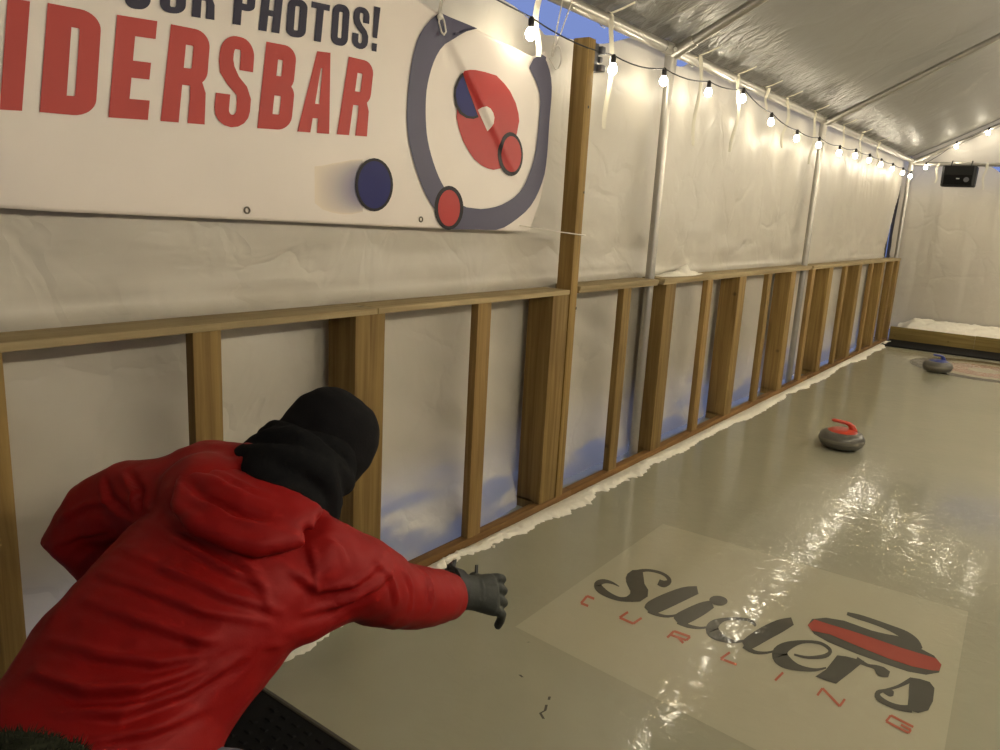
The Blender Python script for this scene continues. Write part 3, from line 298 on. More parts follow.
def near_post(y):
    return min(abs(y-p) for p in POSTS+[3.175])
def wall_left():
    ys = np.arange(Y0, 11.86, .022); zs = np.arange(.02, 2.421, .028); vs = []; n = len(zs)
    for y in ys:
        scal = .05*(1-abs(math.sin((y-.3)*math.pi/.92))**.5)+.05*noi(y*1.7, 3, 1)
        scal = scal*(.35 if y > 4.5 else 1)+.14*sm(1.9, 2.3, y)*sm(4.05, 3.5, y)+.10*sm(4.15, 4.3, y)*sm(4.75, 4.4, y)-.02
        for z in zs:
            zz = z
            if z > 2.0: zz = 2.0+(z-2.0)*(.41-max(scal, -.02))/.41
            x = -.165
            if z > 1.1:                                   # upper panel: hangs in long soft folds
                t = (z-1.1)/1.2
                x += .030*noi(y*1.1, z*.9, 5)+.018*noi(y*3.1+z, z*1.2, 8)*t+.016*(.5-abs(noi(y*1.9+z*.8, z*1.6-y*.5, 31)))*(.5+noi(y*.9, z, 14))+.012*noi(y*8, z*1.2, 2)*t*t
                q = 1-sm(1.1, 1.6, z)
                x += q*(.018*noi(y*2.2, z*9, 11)+.012*abs(noi(y*4+z*3, z*14, 4))) + .02*sm(1.15, 1.1, z)
            else:                                         # lower panel: bellies in between the posts at the ground
                w = sm(.074, .13, near_post(y))
                x += w*((.12-.08*sm(2.6, 3.4, y))*sm(.42, .03, z)**2+.035*noi(y*1.6, z*1.7, 21)+.014*noi(y*4+z*4, z*5, 25)) - (1-w)*.0
                x -= .012
            vs.append((min(x, -.05), y, zz))
    b = MB(); fs = []
    for i in range(len(ys)-1):
        for k in range(n-1):
            z = zs[k]                                     # slit where the side sheet stops short of the corner
            if 1.06 < z < 2.02 and 11.44-.42*(2.02-z)/.96 < ys[i] < 11.44: continue
            fs.append([i*n+k, i*n+k+1, (i+1)*n+k+1, (i+1)*n+k])
    b.add(vs, fs); tag(b.build('wall_left', M['wall_foot_glow'], ang=180), kind='structure')
    b = MB(); b.box((-.31, Y0, .36), (-.30, 12.0, 2.24)); b.box((-.3, 12.04, .2), (3.2, 12.05, 2.05)); tag(b.build('sky_blocker_1', M['outer'], smooth=False), kind='structure')  # unseen sheets added behind the walls to block sky light above the foot
wall_left()
def flat_wall(name, P, Q, z0, z1, out, top=None, mat='wall', amp=.03):
    """hanging sheet between two plan points, folded along 'out'"""
    P, Q = V(P), V(Q); L = (Q-P).length; nx = int(L/.03)+1; nz = int((z1-z0)/.05)+1; vs = []; fs = []
    for i in range(nx+1):
        s = i/nx*L; p = P.lerp(Q, i/nx); zt = top(p) if top else z1
        for k in range(nz+1):
            z = z0+(zt-z0)*k/nz
            d = amp*noi(s*1.3, z*.6, 3.3)+amp*.6*noi(s*4.1, z*.7, 7)+amp*.3*noi(s*11, z*1.1, 1)
            vs.append((p.x+out[0]*d, p.y+out[1]*d, z))
    n = nz+1
    for i in range(nx):
        for k in range(nz): fs.append([i*n+k, i*n+k+1, (i+1)*n+k+1, (i+1)*n+k])
    b = MB(); b.add(vs, fs); return tag(b.build(name, M[mat], ang=180), kind='structure')
flat_wall('wall_far', (-.2, 11.9), (XR+.1, 11.9), .1, 2.3, (0, 1),
          top=lambda p: 2.34-.24*sm(.72, 1.15, p.x)+.10*sm(1.3, 1.9, p.x))
flat_wall('wall_right', (XR+.1, Y0), (XR+.1, 11.9), .0, 2.3, (1, 0))
flat_wall('wall_near', (-.16, Y0), (XR+.1, Y0), .0, 2.3, (0, 1))
ridge_z = EAVE+.05+SLOPE*(RIDGE+.12)
def gable(name, y):
    b = MB(); R = []
    for x in np.linspace(-.1, XR+.1, 60):
        zt = EAVE+.05+SLOPE*min(x+.12, XR+.14-x); R.append((x, zt+.01))
    vs = [(x, y+.01*noi(x*3, 1, 2), EAVE-.03) for x, z in R]+[(x, y+.012*noi(x*4, 5, 2), max(z, EAVE)) for x, z in R]; n = 60
    b.add(vs, [[i, i+1, n+i+1, n+i] for i in range(n-1)]); tag(b.build(name, M['wall'], ang=180), kind='structure')
gable('wall_gable', 11.66); gable('wall_gable_near', Y0)
def ceiling():
    b = MB(); ys = np.arange(Y0, 11.72, .025); ss = list(np.arange(-.03, .36, .025))+list(np.linspace(.37, 1.62, 22))
    for side in (0, 1):
        vs = []; n = len(ss)
        for y in ys:
            for s in ss:
                x = -.12+s; z = EAVE+.05+SLOPE*s
                near = math.exp(-max(s, 0)/.16)
                z += .022*noi(y*.8, s*1.2, 2)+near*(.03*noi(y*5.5, s*3, 9)+.02*noi(y*13+s*8, s*6, 4)+.012*noi(y*27, s*16, 4))
                z -= .018*math.exp(-((y-1.0) % 3.1-1.55)**2/.5)*math.sin(min(max(s/1.57, 0), 1)*math.pi)
                if s > 1.5: z = EAVE+.05+SLOPE*s
                vs.append((x if side == 0 else 2*RIDGE-x, y, z+.012))
        fs = []
        for i in range(len(ys)-1):
            for k in range(n-1): fs.append([i*n+k, i*n+k+1, (i+1)*n+k+1, (i+1)*n+k])
        b.add(vs, fs)
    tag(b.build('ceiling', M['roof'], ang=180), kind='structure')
ceiling()

# ------------------------------------------------------------------ tent frame
def tent_frame():
    t = thing('tent_frame', 'galvanised steel tube frame holding up the white tent', 'tent frame', (-.07, 4.13, 0))
    for y in POLES:
        b = MB(); b.tube([(-.075, y, .0), (-.07, y, EAVE-.02)], .027, 14); b.build('pole', M['steel'], t, loc=(-.07, y, 0))
        b = MB(); z1 = EAVE+SLOPE*(RIDGE+.07)
        b.tube([(-.07, y, EAVE-.03), (RIDGE, y, z1-.03), (2*RIDGE+.07, y, EAVE-.03)], .027, 14); b.build('rafter', M['steel'], t, loc=(RIDGE, y, EAVE))
        b = MB(); b.tube([(-.07, y, EAVE-.13), (-.07, y, EAVE+.01)], .034, 12); b.tube([(-.07, y-.11, EAVE), (-.07, y+.11, EAVE)], .034, 12)
        b.tube([(-.07, y, EAVE-.03), (.06, y, EAVE-.03+SLOPE*.13)], .034, 12); b.tube([(-.04, y-.03, EAVE-.01), (-.025, y-.045, EAVE-.01)], .012, 8)
        b.build('corner_fitting', M['steel'], t, loc=(-.07, y, EAVE))
    b = MB(); b.tube([(-.07, y, EAVE) for y in (Y0+.1, 11.5)], .029, 14); b.build('eave_tube', M['steel'], t, loc=(-.07, 0, EAVE))
    b = MB(); b.tube([(2*RIDGE+.07, y, EAVE) for y in (Y0+.1, 11.5)], .029, 14); b.build('eave_tube', M['steel'], t, loc=(2*RIDGE+.07, 0, EAVE))
    b = MB(); b.tube([(-.07, 11.5, EAVE-.04), (2*RIDGE+.07, 11.5, EAVE-.04)], .026, 14); b.build('end_tube', M['steel'], t, loc=(0, 11.5, EAVE))
    b = MB(); b.tube([(RIDGE, y, EAVE-.03+SLOPE*(RIDGE+.07)) for y in (POLES[0], 11.5)], .027, 12); b.build('ridge_tube', M['steel'], t, loc=(RIDGE, 0, EAVE))
tent_frame()

# ------------------------------------------------------------------ timber fence
def railing():
    t = thing('timber_fence', 'long low pine stud fence with flat top rail along the white tent wall', 'fence', (-.07, 3., 0))
    for i, y in enumerate(POSTS):
        b = MB(); d = random.uniform(-.004, .004)
        b.box((-.14, y-.07+d, .0386), (0, y+.07+d, 1.071), .004); b.box((-.14, y-.07+d, .0), (-.047, y+.07+d, .05)); b.build('post', M['wz'], t, loc=(-.07, y, .04))
    for i, y in enumerate(STUDS):
        b = MB(); b.box((-.04, y-.0445, .038), (-.002, y+.0445, 1.071), .003); b.build('stud', M['wo' if i % 2 else 'wz'], t, loc=(-.02, y, .04))
    for a, c, dz in ((Y0, 1.868, 0), (1.872, 3.128, 0), (3.224, 4.09, .012), (4.172, 7.21, .012), (7.292, 11.42, .01)):
        b = MB(); b.box((-.142, a, 1.071+dz), (.006, c, 1.093+dz), .003)
        if dz: b.box((-.14, a, 1.0712), (0, c, 1.0725+dz))
        b.build('top_rail', M['wy'], t, loc=(-.07, (a+c)/2, 1.08))
    for a, c in ((Y0, 3.30), (3.302, 7.6), (7.602, 11.43)):
        b = MB(); b.box((-.045, a, .0), (.0, c, .038), .004); b.build('bottom_plate', M['wp'], t, loc=(-.07, (a+c)/2, 0))
    # board with a red edge seam near the far corner is left plain
railing()
def tall_post():
    b = MB(); b.box((-.076, 3.134, .038), (.006, 3.196, 2.225), .004)
    t = thing('tall_post', 'tall square pine post rising past the banner to the eave', 'post', (-.04, 3.177, .038))
    b.build('shaft', M['wz'], t, loc=(-.04, 3.177, .038))
    b = MB(); b.box((-.07, 3.196, 2.09), (.0, 3.24, 2.215), .006); b.box((-.06, 3.235, 2.17), (.02, 3.266, 2.205), .006); b.box((-.06, 3.23, 2.095), (.024, 3.27, 2.125), .006)
    b.box((-.05, 3.235, 2.135), (.012, 3.258, 2.16), .005)
    b.build('cable_clamp', M['box'], t, loc=(-.03, 3.25, 2.15))
    for x, y, z in ((.006, 3.17, 1.93), (.006, 3.188, 1.55), (.006, 3.195, 1.0)):
        b = MB(); b.ball((x, y, z), (.001, .006, .008), 1); b.build('knot', M['cord'], t, loc=(x, y, z))
tall_post()
def end_board():
    t = thing('end_board', 'thick pine board across the far end of the ice with snow behind', 'board', (1.2, 11.47, 0))
    b = MB(); b.box((.0, 11.45, .0), (1.0, 11.49, .186), .004); b.box((1.003, 11.45, 0), (2.9, 11.49, .19), .004)
    b.build('plank', M['wx'], t, loc=(1.2, 11.47, .09))
end_board()

# ------------------------------------------------------------------ rubber mats
def mats():
    t = thing('rubber_mat', 'black studded rubber mat at the near edge of the ice', 'mat', (1.2, .2, 0))
    b = MB(); b.box((.11, Y0+.2, 0.0005), (2.75, 1.235, .014)); b.build('sheet', M['rubber'], t, smooth=False, loc=(1.2, .2, 0))
    b = MB(); 
    b.rings([[V((x, 1.235, .0005)), V((x, 1.262, .0005)), V((x, 1.258, .004)), V((x, 1.24, .016)), V((x, 1.235, .016))] for x in (.11, 2.75)])
    b.build('edge_strip', M['rubber_edge'], t, loc=(1.2, 1.25, 0), ang=20)
    b = MB()
    for i, y in enumerate(np.arange(.25, 1.22, .034)):
        for x in np.arange(.3+(.025 if i % 2 else 0), 1.9, .05):
            h = .004; a, c = .013, .007
            b.add([(x-a, y-c, .014), (x+a, y-c, .014), (x+a, y+c, .014), (x-a, y+c, .014), (x-a*.7, y-c*.6, .014+h), (x+a*.7, y-c*.6, .014+h), (x+a*.7, y+c*.6, .014+h), (x-a*.7, y+c*.6, .014+h)],
                  [[4, 5, 6, 7], [0, 1, 5, 4], [1, 2, 6, 5], [2, 3, 7, 6], [3, 0, 4, 7]])
    tag(b.build('tread_nubs', M['rubber'], t, smooth=False, loc=(1.1, .7, .014)), kind='stuff')
    t = thing('rubber_mat', 'black rubber strip lying before the pine board at the far end', 'mat', (1.3, 11.1, 0))
    b = MB(); b.box((.03, 10.8, .0005), (2.9, 11.448, .016)); b.build('sheet', M['rubber'], t, smooth=False, loc=(1.3, 11.1, 0))
    b = MB(); b.rings([[V((x, 10.8, .0005)), V((x, 10.775, .0005)), V((x, 10.78, .004)), V((x, 10.796, .017)), V((x, 10.8, .017))] for x in (.03, 2.9)])
    b.build('edge_strip', M['rubber'], t, loc=(1.3, 10.78, 0), ang=20)
mats()

# ------------------------------------------------------------------ prints frozen under the ice
def lift(P, z): return [V((x, y, z)) for x, y in P]
def logo():
    t = thing('ice_logo', 'pale square curling club logo frozen into the ice with black script', 'floor logo', (1.18, 2.7, 0))
    b = MB(); b.add(lift([(.54, 2.055), (1.87, 1.955), (1.805, 3.355), (.522, 3.302)], .0008), [[0, 1, 2, 3]]); b.build('pale_panel', M['icepan'], t, loc=(1.18, 2.7, 0))
    b = MB()
    for k, (A, B) in enumerate(D['script']): b.strip(lift(A, .0016+k*.00006), lift(B, .0016+k*.00006))
    for k, P in enumerate(D['script_poly']): b.add(lift(P, .0026+k*.00006), [list(range(len(P)))])
    b.build('script_lettering', M['iceblk'], t, loc=(1.18, 2.63, 0))
    b = MB()
    for q in range(7):
        b = MB()
        for k, (g, A, B) in enumerate(D['caps']):
            if g == q: b.strip(lift(A, .0016+k*.00004), lift(B, .0016+k*.00004))
        b.build('red_capital', M['icecap'], t, loc=(.75+.15*q, 2.5, 0))
    b = MB()
    for P in D['stone_body']: b.add(lift(P, .0016), [list(range(len(P)))])
    for k, (A, B) in enumerate(D['stone_handle']): b.strip(lift(A, .0018+k*.0001), lift(B, .0018+k*.0001))
    g = b.build('stone_graphic', M['iceblk'], t, loc=(1.6, 2.8, 0))
    b = MB()
    for P in D['stone_band']: b.add(lift(P, .0024), [list(range(len(P)))])
    b.build('red_band', M['icered'], g, loc=(1.6, 2.8, 0))
logo()
def house():
    cx, cy = 1.27, 9.86
    t = thing('target_rings', 'curling house of grey and pink rings under the far ice', 'target', (cx, cy, 0))
    def ring(name, r0, r1, mat, z):
        b = MB(); n = 72
        A = [V((cx+r0*math.cos(k*2*math.pi/n), cy+r0*math.sin(k*2*math.pi/n), z)) for k in range(n+1)]
        B = [V((cx+r1*math.cos(k*2*math.pi/n), cy+r1*math.sin(k*2*math.pi/n), z)) for k in range(n+1)]
        b.strip(A, B); b.build(name, M[mat], t, loc=(cx, cy, 0))
    ring('outer_ring', .56, .735, 'icering', .0008); ring('pale_ring', .43, .56, 'icepale', .0008); ring('pink_ring', .16, .43, 'icepink', .0008); ring('button', .001, .16, 'icepale', .0008)
house()
def scuffs():
    for i, pts in enumerate(([(.87, 1.76), (.882, 1.735), (.878, 1.715), (.90, 1.70)], [(.855, 1.80), (.862, 1.785)], [(.72, 1.83), (.735, 1.825)], [(.63, 2.0), (.635, 2.008)])):
        b = MB()
        P = [V((x, y, .0009)) for x, y in pts]
        A = [p+V((.003, .003, 0)) for p in P]; B = [p-V((.003, .002, 0)) for p in P]; b.strip(A, B)
        tag(b.build('ice_scuff', M['iceblk'], loc=P[0]), ('longest dark scuff mark in the ice left of the pale logo', 'short dark scuff just above the longest one', 'faint scuff dash in the ice below the black glove', 'dot sized scuff nearest the logo corner')[i], 'scuff')
scuffs()

# ------------------------------------------------------------------ snow
def snow_sheet(name, u, n, fn, label, mat='snow', kind='stuff'):
    b = MB(); vs = []; fs = []
    for s in u:
        for k in range(n): vs.append(fn(s, k/(n-1)))
    for i in range(len(u)-1):
        for k in range(n-1): fs.append([i*n+k, i*n+k+1, (i+1)*n+k+1, (i+1)*n+k])
    b.add(vs, fs); o = b.build(name, M[mat], loc=vs[len(vs)//2], ang=180)
    return tag(o, label, 'snow', kind=kind)
def ridge_fn(y, t):
    w = .052+.030*noi(y*1.1, 4, 1)+.03*noi(y*4.5, 2, 2)+(.014*noi(y*17, 2, 2)+.016*noi(y*41, 5, 2))*(1-.55*sm(3.5, 5.5, y))
    w = max(w, .014)*(1.2 if y > 3 else .95)
    h = .017*(1+.8*noi(y*3.3, 8, 3)) + .006*noi(y*31, t*5, 9)
    z = max(h, .004)*(math.sin(min(t*1.25+.18, 1)*math.pi*.5) if t < .55 else math.cos((t-.55)/.45*math.pi*.5)**.7)
    z += (.007*noi(y*38, t*7, 2)+.005*noi(y*70, t*14, 6))*(1-abs(2*t-1))
    return (.002+w*t*1.55, y, max(z, .0012) if t < .99 else .0004)
snow_sheet('snow_ridge', np.arange(.9, 11.3, .012), 12, ridge_fn, 'thin ragged ridge of snow along the foot of the fence')
def bank_fn(x, t):
    z = .185+.11*math.sin(min(max(t, .02), 1)*math.pi*.5)+.02*noi(x*4, t*2, 2)+.022*noi(x*9, t*4, 5)+.01*noi(x*24, t*9, 1)
    if t < .12: z = .186+(z-.186)*t/.12
    z -= .10*sm(.22, .05, x)
    return (x, 11.492+t*.345, z)
snow_sheet('snow_bank', np.arange(.05, 2.9, .02), 22, bank_fn, 'lumpy bank of snow behind the far pine board')
def rail_snow(y, t):
    e = max(0, 1-((y-4.62)/.30)**2)
    z = 1.1055+(e**1.2*math.sin(t*math.pi)**.7*(.040+.05*noi(y*7, t*2, 2)+.02*noi(y*21, t*5, 4)) if e > 0 else 0)+.004*abs(noi(y*14, t*4, 9))*math.sin(t*math.pi)
    return (-.145+.12*t*(.6+.4*e), y, z)
snow_sheet('snow_heap', np.arange(4.3, 4.94, .02), 9, rail_snow, 'small heap of snow lying on the fence top rail', kind='stuff')
for i, (x, y, r, l) in enumerate(((.052, 2.30, .012, 'small clump of snow on the ice by the black glove'), (.03, 2.26, .017, 'larger snow clump against the plate above the red sleeve'), (.085, 2.52, .008, 'tiny snow crumb past the black glove tab'))):
    b = MB(); b.ball((x, y, r*.7), (r, r*.9, r*.8), 2)
    b.v = [tuple(V(p)+V((noi(p[0]*90, p[1]*90, i), noi(p[1]*90, p[2]*90, 4), .5*noi(p[0]*80, p[2]*90, 8)))*r*.35) for p in b.v]
    tag(b.build('snow_clump', M['snow'], loc=(x, y, 0)), l, 'snow')

# ------------------------------------------------------------------ curling stones
def stone(x, y, rz, mat, label):
    t = thing('curling_stone', label, 'curling stone', (x, y, 0), 'curling stones')
    b = MB(); b.lathe([(.005, .001), (.058, .001), (.070, .004), (.094, .008), (.120, .018), (.136, .034), (.1425, .052)], 48)
    b.lathe([(.1425, .052), (.1442, .060), (.1442, .070), (.1425, .077)], 48)
    b.lathe([(.1425, .077), (.137, .094), (.121, .110), (.096, .119), (.005, .121)], 48)
    o = b.build('body', M['granite'], t); o.location = (0, 0, 0)
    b = MB(); b.lathe([(.1428, .053), (.1448, .060), (.1448, .070), (.1428, .076)], 48); o = b.build('striking_band', M['band'], t); o.location = (0, 0, 0)
    b = MB(); b.lathe([(.094, .1195), (.088, .124), (.068, .132), (.040, .137), (.004, .138)], 36)
    h = b.build('handle_base', mat, t); h.location = (0, 0, 0)
    b = MB(); b.loft([((.066, 0, .124), (1, 0, 0), .030, (0, 1, 0), .024), ((.062, 0, .138), (1, 0, .2), .023, (0, 1, 0), .020), ((.052, 0, .156), (.9, 0, .5), .019, (0, 1, 0), .018), ((.036, 0, .170), (.6, 0, .8), .015, (0, 1, 0), .016),
                       ((.010, 0, .178), (.2, 0, 1), .012, (0, 1, 0), .016), ((-.03, 0, .184), (.12, 0, 1), .011, (0, 1, 0), .016), ((-.066, 0, .189), (.12, 0, 1), .011, (0, 1, 0), .015), ((-.078, 0, .190), (.12, 0, 1), .006, (0, 1, 0), .008)], 16)
    o = b.build('handle_grip', mat, t, ang=60); o.location = (0, 0, 0)
    t.rotation_euler = (0, 0, rz)
stone(.838, 5.385, math.radians(28), M['hred'], 'nearer curling stone with a red handle sliding on open ice')
stone(.885, 9.275, math.radians(52), M['hblue'], 'farther curling stone with a blue handle on the target rings')

# ------------------------------------------------------------------ speaker
def speaker():
    t = thing('loudspeaker', 'black box loudspeaker hung under the end tube in the far corner', 'loudspeaker', (.5, 11.40, 2.16))
    b = MB(); R = []
    for z, dx, dy in ((2.035, .175, .0), (2.05, .186, .004), (2.27, .190, .03), (2.285, .182, .03)):
        R.append([V((.515-dx, 11.45, z)), V((.515-dx, 11.32-dy, z)), V((.515-dx*.85, 11.285-dy, z)), V((.515+dx*.85, 11.285-dy, z)), V((.515+dx, 11.32-dy, z)), V((.515+dx, 11.45, z))])
    b.rings(R); b.build('cabinet', M['spk'], t, loc=(.515, 11.4, 2.16), ang=25)
    b = MB(); b.box((.36, 11.266, 2.055), (.67, 11.29, 2.235), .008); b.build('grille', M['grille'], t, loc=(.515, 11.28, 2.16))
    b = MB(); b.box((.50, 11.258, 2.125), (.535, 11.268, 2.137), .002); b.build('badge', M['badge'], t, loc=(.51, 11.26, 2.13))
    b = MB(); b.lathe([(.002, .004), (.03, .002), (.034, -.004), (.034, -.02)], 20); b.v = [(.61+x, 11.268-z, 2.12+y) for x, y, z in b.v]; b.build('tweeter', M['box'], t, loc=(.61, 11.26, 2.12))
    for x in (.40, .62):
        b = MB(); b.tube([(x, 11.40, 2.28), (x, 11.47, 2.33), (x, 11.50, 2.36)], .008, 8); b.build('hanger', M['cord'], t, loc=(x, 11.45, 2.3))
speaker()

# ------------------------------------------------------------------ string lights
def lights():
    by = [2.70, 3.36, 3.92, 4.52, 5.09, 5.69, 6.30, 6.92, 7.62, 8.2, 8.8, 9.4, 10.0, 10.6, 11.15]
    zz = {2.70: 2.15, 3.36: 2.125, 3.92: 2.16, 4.52: 2.19, 5.09: 2.235, 5.69: 2.16, 6.30: 2.11, 6.92: 2.12, 7.62: 2.12}
    pts = [((.0 if y > 2.3 else .24)+.02*noi(y, 1, 1), y, zz.get(y, 2.15+.03*noi(y*3, 2, 2))) for y in by]
    def string(pts, label, par, bulb=M['bulb'], sag=.02, lead=()):
        t = thing('string_lights', label, 'string lights', pts[len(pts)//2])
        c = [V(p) for p in lead]
        for a, b_ in zip(pts[:-1], pts[1:]):
            a, b_ = V(a), V(b_)
            for k in range(6):
                u = k/6; p = a.lerp(b_, u)+V((0, 0, .062-sag*4*u*(1-u))); c.append(p)
        c.append(V(pts[-1])+V((0, 0, .062)))
        b = MB(); b.tube(c, .0035, 6); b.build('cable', M['cord'], t, loc=c[len(c)//2], ang=180)
        for p in pts:
            x, y, z = p
            b = MB(); b.lathe([(.001, -.026), (.010, -.0235), (.019, -.014), (.0215, 0), (.018, .013), (.012, .022), (.009, .03)], 16, p)
            g = b.build('bulb', bulb, t, loc=p)
            b = MB(); b.lathe([(.012, .026), (.0125, .055), (.008, .066), (.003, .068)], 12, p); b.build('socket', M['socket'], g, loc=p)
    string(pts, 'string of lit round bulbs along the left eave of the tent', 0, lead=[(.06, 1.1, 2.36), (.03, 1.7, 2.27), (.01, 2.2, 2.235)])
    string([(2.93, y, 2.14+.02*noi(y*3, 6, 2)) for y in np.arange(.3, 11.3, .62)]+[(2.5, 11.38, 2.26), (2.12, 11.38, 2.25)], 'added unseen string of bulbs along the right eave and far end tube', 0, M['bulb_added'])  # out of view, added because the room's even light needs a source here
    ry = 11.40
    string([(.12, ry, EAVE-.09), (.42, ry+.02, EAVE+.17), (.74, ry+.02, EAVE+.33), (1.1, ry+.02, EAVE+.52), (1.45, ry+.02, EAVE+.70)], 'short string of lit bulbs climbing the far end rafter', 0)
lights()

# ------------------------------------------------------------------ webbing ties
def tie(y, tail, label, x=-.07, far=False, grp=None):
    t = thing('webbing_tie', label, 'tie strap', (x, y, EAVE), 'white tie straps on the tent frame')
    b = MB(); r = .036
    if not far:
        b.tube([(x+r*math.cos(a), y, EAVE+r*math.sin(a)) for a in np.linspace(-.2, 4.4, 14)], .012, 6, flat=.2, up=(0, 1, 0))
        b.tube([(x+.02, y, EAVE+.025), (x+.07, y+.02, EAVE+.045), (x+.12, y+.05, EAVE+.075)], .011, 6, flat=.25, up=(0, 1, 0))
    else:
        b.tube([(x, 11.5+r*math.cos(a), EAVE-.04+r*math.sin(a)) for a in np.linspace(3.3, 7.6, 14)], .012, 6, flat=.2, up=(1, 0, 0))
    b.build('loop', M['strap'], t, loc=(x, y, EAVE))
    b = MB(); w = .011
    L = tail
    P = [V((x+.04+.012*math.sin(k*.9+y*7), y+.012*math.sin(k*.8+y), EAVE+.02-L*k/8)) for k in range(9)] if not far else [V((x+.012*math.sin(k*.9+x*9), 11.455-.004*k, EAVE-.03-L*k/8)) for k in range(9)]
    b.tube(P, [.0125]*8+[.010], 6, flat=.14, up=(.5, .8, 0) if not far else (1, 0, 0)); b.build('tail', M['strap'], t, loc=P[0])
ORD = ['nearest', 'second', 'third', 'fourth', 'fifth', 'sixth', 'seventh', 'eighth', 'ninth', 'tenth']
for i, (y, L) in enumerate(((2.78, .30), (3.40, .52), (4.45, .50), (5.08, .48), (5.62, .16), (6.1, .36), (6.85, .42), (7.8, .3), (8.5, .28), (9.3, .25))):
    tie(y, L, f'white webbing tie hanging from the left eave tube, {ORD[i]} from the camera')
tie(0, .25, 'white tie strap hanging left of the loudspeaker', .25, True); tie(0, .32, 'white tie strap hanging right of the loudspeaker', .78, True)

# ------------------------------------------------------------------ banner
BX = -.108
def bx(y, z):
    w = .006*noi(y*1.6, z*1.8, 2)+.004*noi(y*.6, z*3, 7)
    # diagonal fold from the hook down into the rings, cloth right of it leans out
    a, c = (2.238, 2.135), (2.774, 1.6126)
    ux, uz = c[0]-a[0], c[1]-a[1]; L = math.hypot(ux, uz); ux /= L; uz /= L
    t = ((y-a[0])*ux+(z-a[1])*uz)/L; d = (y-a[0])*(-uz)+(z-a[1])*ux
    if -.1 < t < 1.1:
        e = max(0, 1-abs(t-.4)/.75)
        w += e*(.006*math.exp(-(d/.016)**2)+.014*math.exp(-max(d, 0)/.2)*sm(-.03, .02, d))
    return BX+w+.03*sm(1.95, 2.14, z)*(1 if 2.3 < y < 2.9 else 0)*math.sin(min(max((y-2.3)/.6, 0), 1)*math.pi)
def on(P, e): return [V((bx(y, z)+e, y, z)) for y, z in P]
def interp(P, y):
    for a, b in zip(P[:-1], P[1:]):
        if y <= b[0]: 
            u = (y-a[0])/(b[0]-a[0]) if b[0] > a[0] else 0; return a[1]+(b[1]-a[1])*max(u, 0)
    return P[-1][1]
EDGE = [(-1.2, 2.26), (1.2, 2.24), (1.9, 2.19), (2.15, 2.165)]+[tuple(p) for p in D['b_edge']]+[(3.04, 2.09)]
BOT = [(-1.2, 1.42)]+[tuple(p) for p in D['b_bot']]+[(3.04, 1.357)]
RIGHT = sorted([(z, y) for y, z in D['b_right']])
def poly(b, P, e, sub=0):
    """filled outline laid on the cloth, finely divided so that it follows the folds"""
    bm = bmesh.new(); vs = [bm.verts.new((0, y, z)) for y, z in P]; f = bm.faces.new(vs)
    bmesh.ops.triangulate(bm, faces=[f], ngon_method='EAR_CLIP')
    for it in range(5):
        es = [q for q in bm.edges if q.calc_length() > .02]
        if not es: break
        bmesh.ops.subdivide_edges(bm, edges=es, cuts=1); bmesh.ops.triangulate(bm, faces=bm.faces[:])
    for v in bm.verts: v.co.x = bx(v.co.y, v.co.z)+e
    b.bm(bm)
def rib(b, A, B, e, cuts=4):
    n = cuts+1; rows = []
    for k in range(n+1): rows.append([(a[0]+(c[0]-a[0])*k/n, a[1]+(c[1]-a[1])*k/n) for a, c in zip(A, B)])
    for k in range(n): b.strip(on(rows[k], e), on(rows[k+1], e))
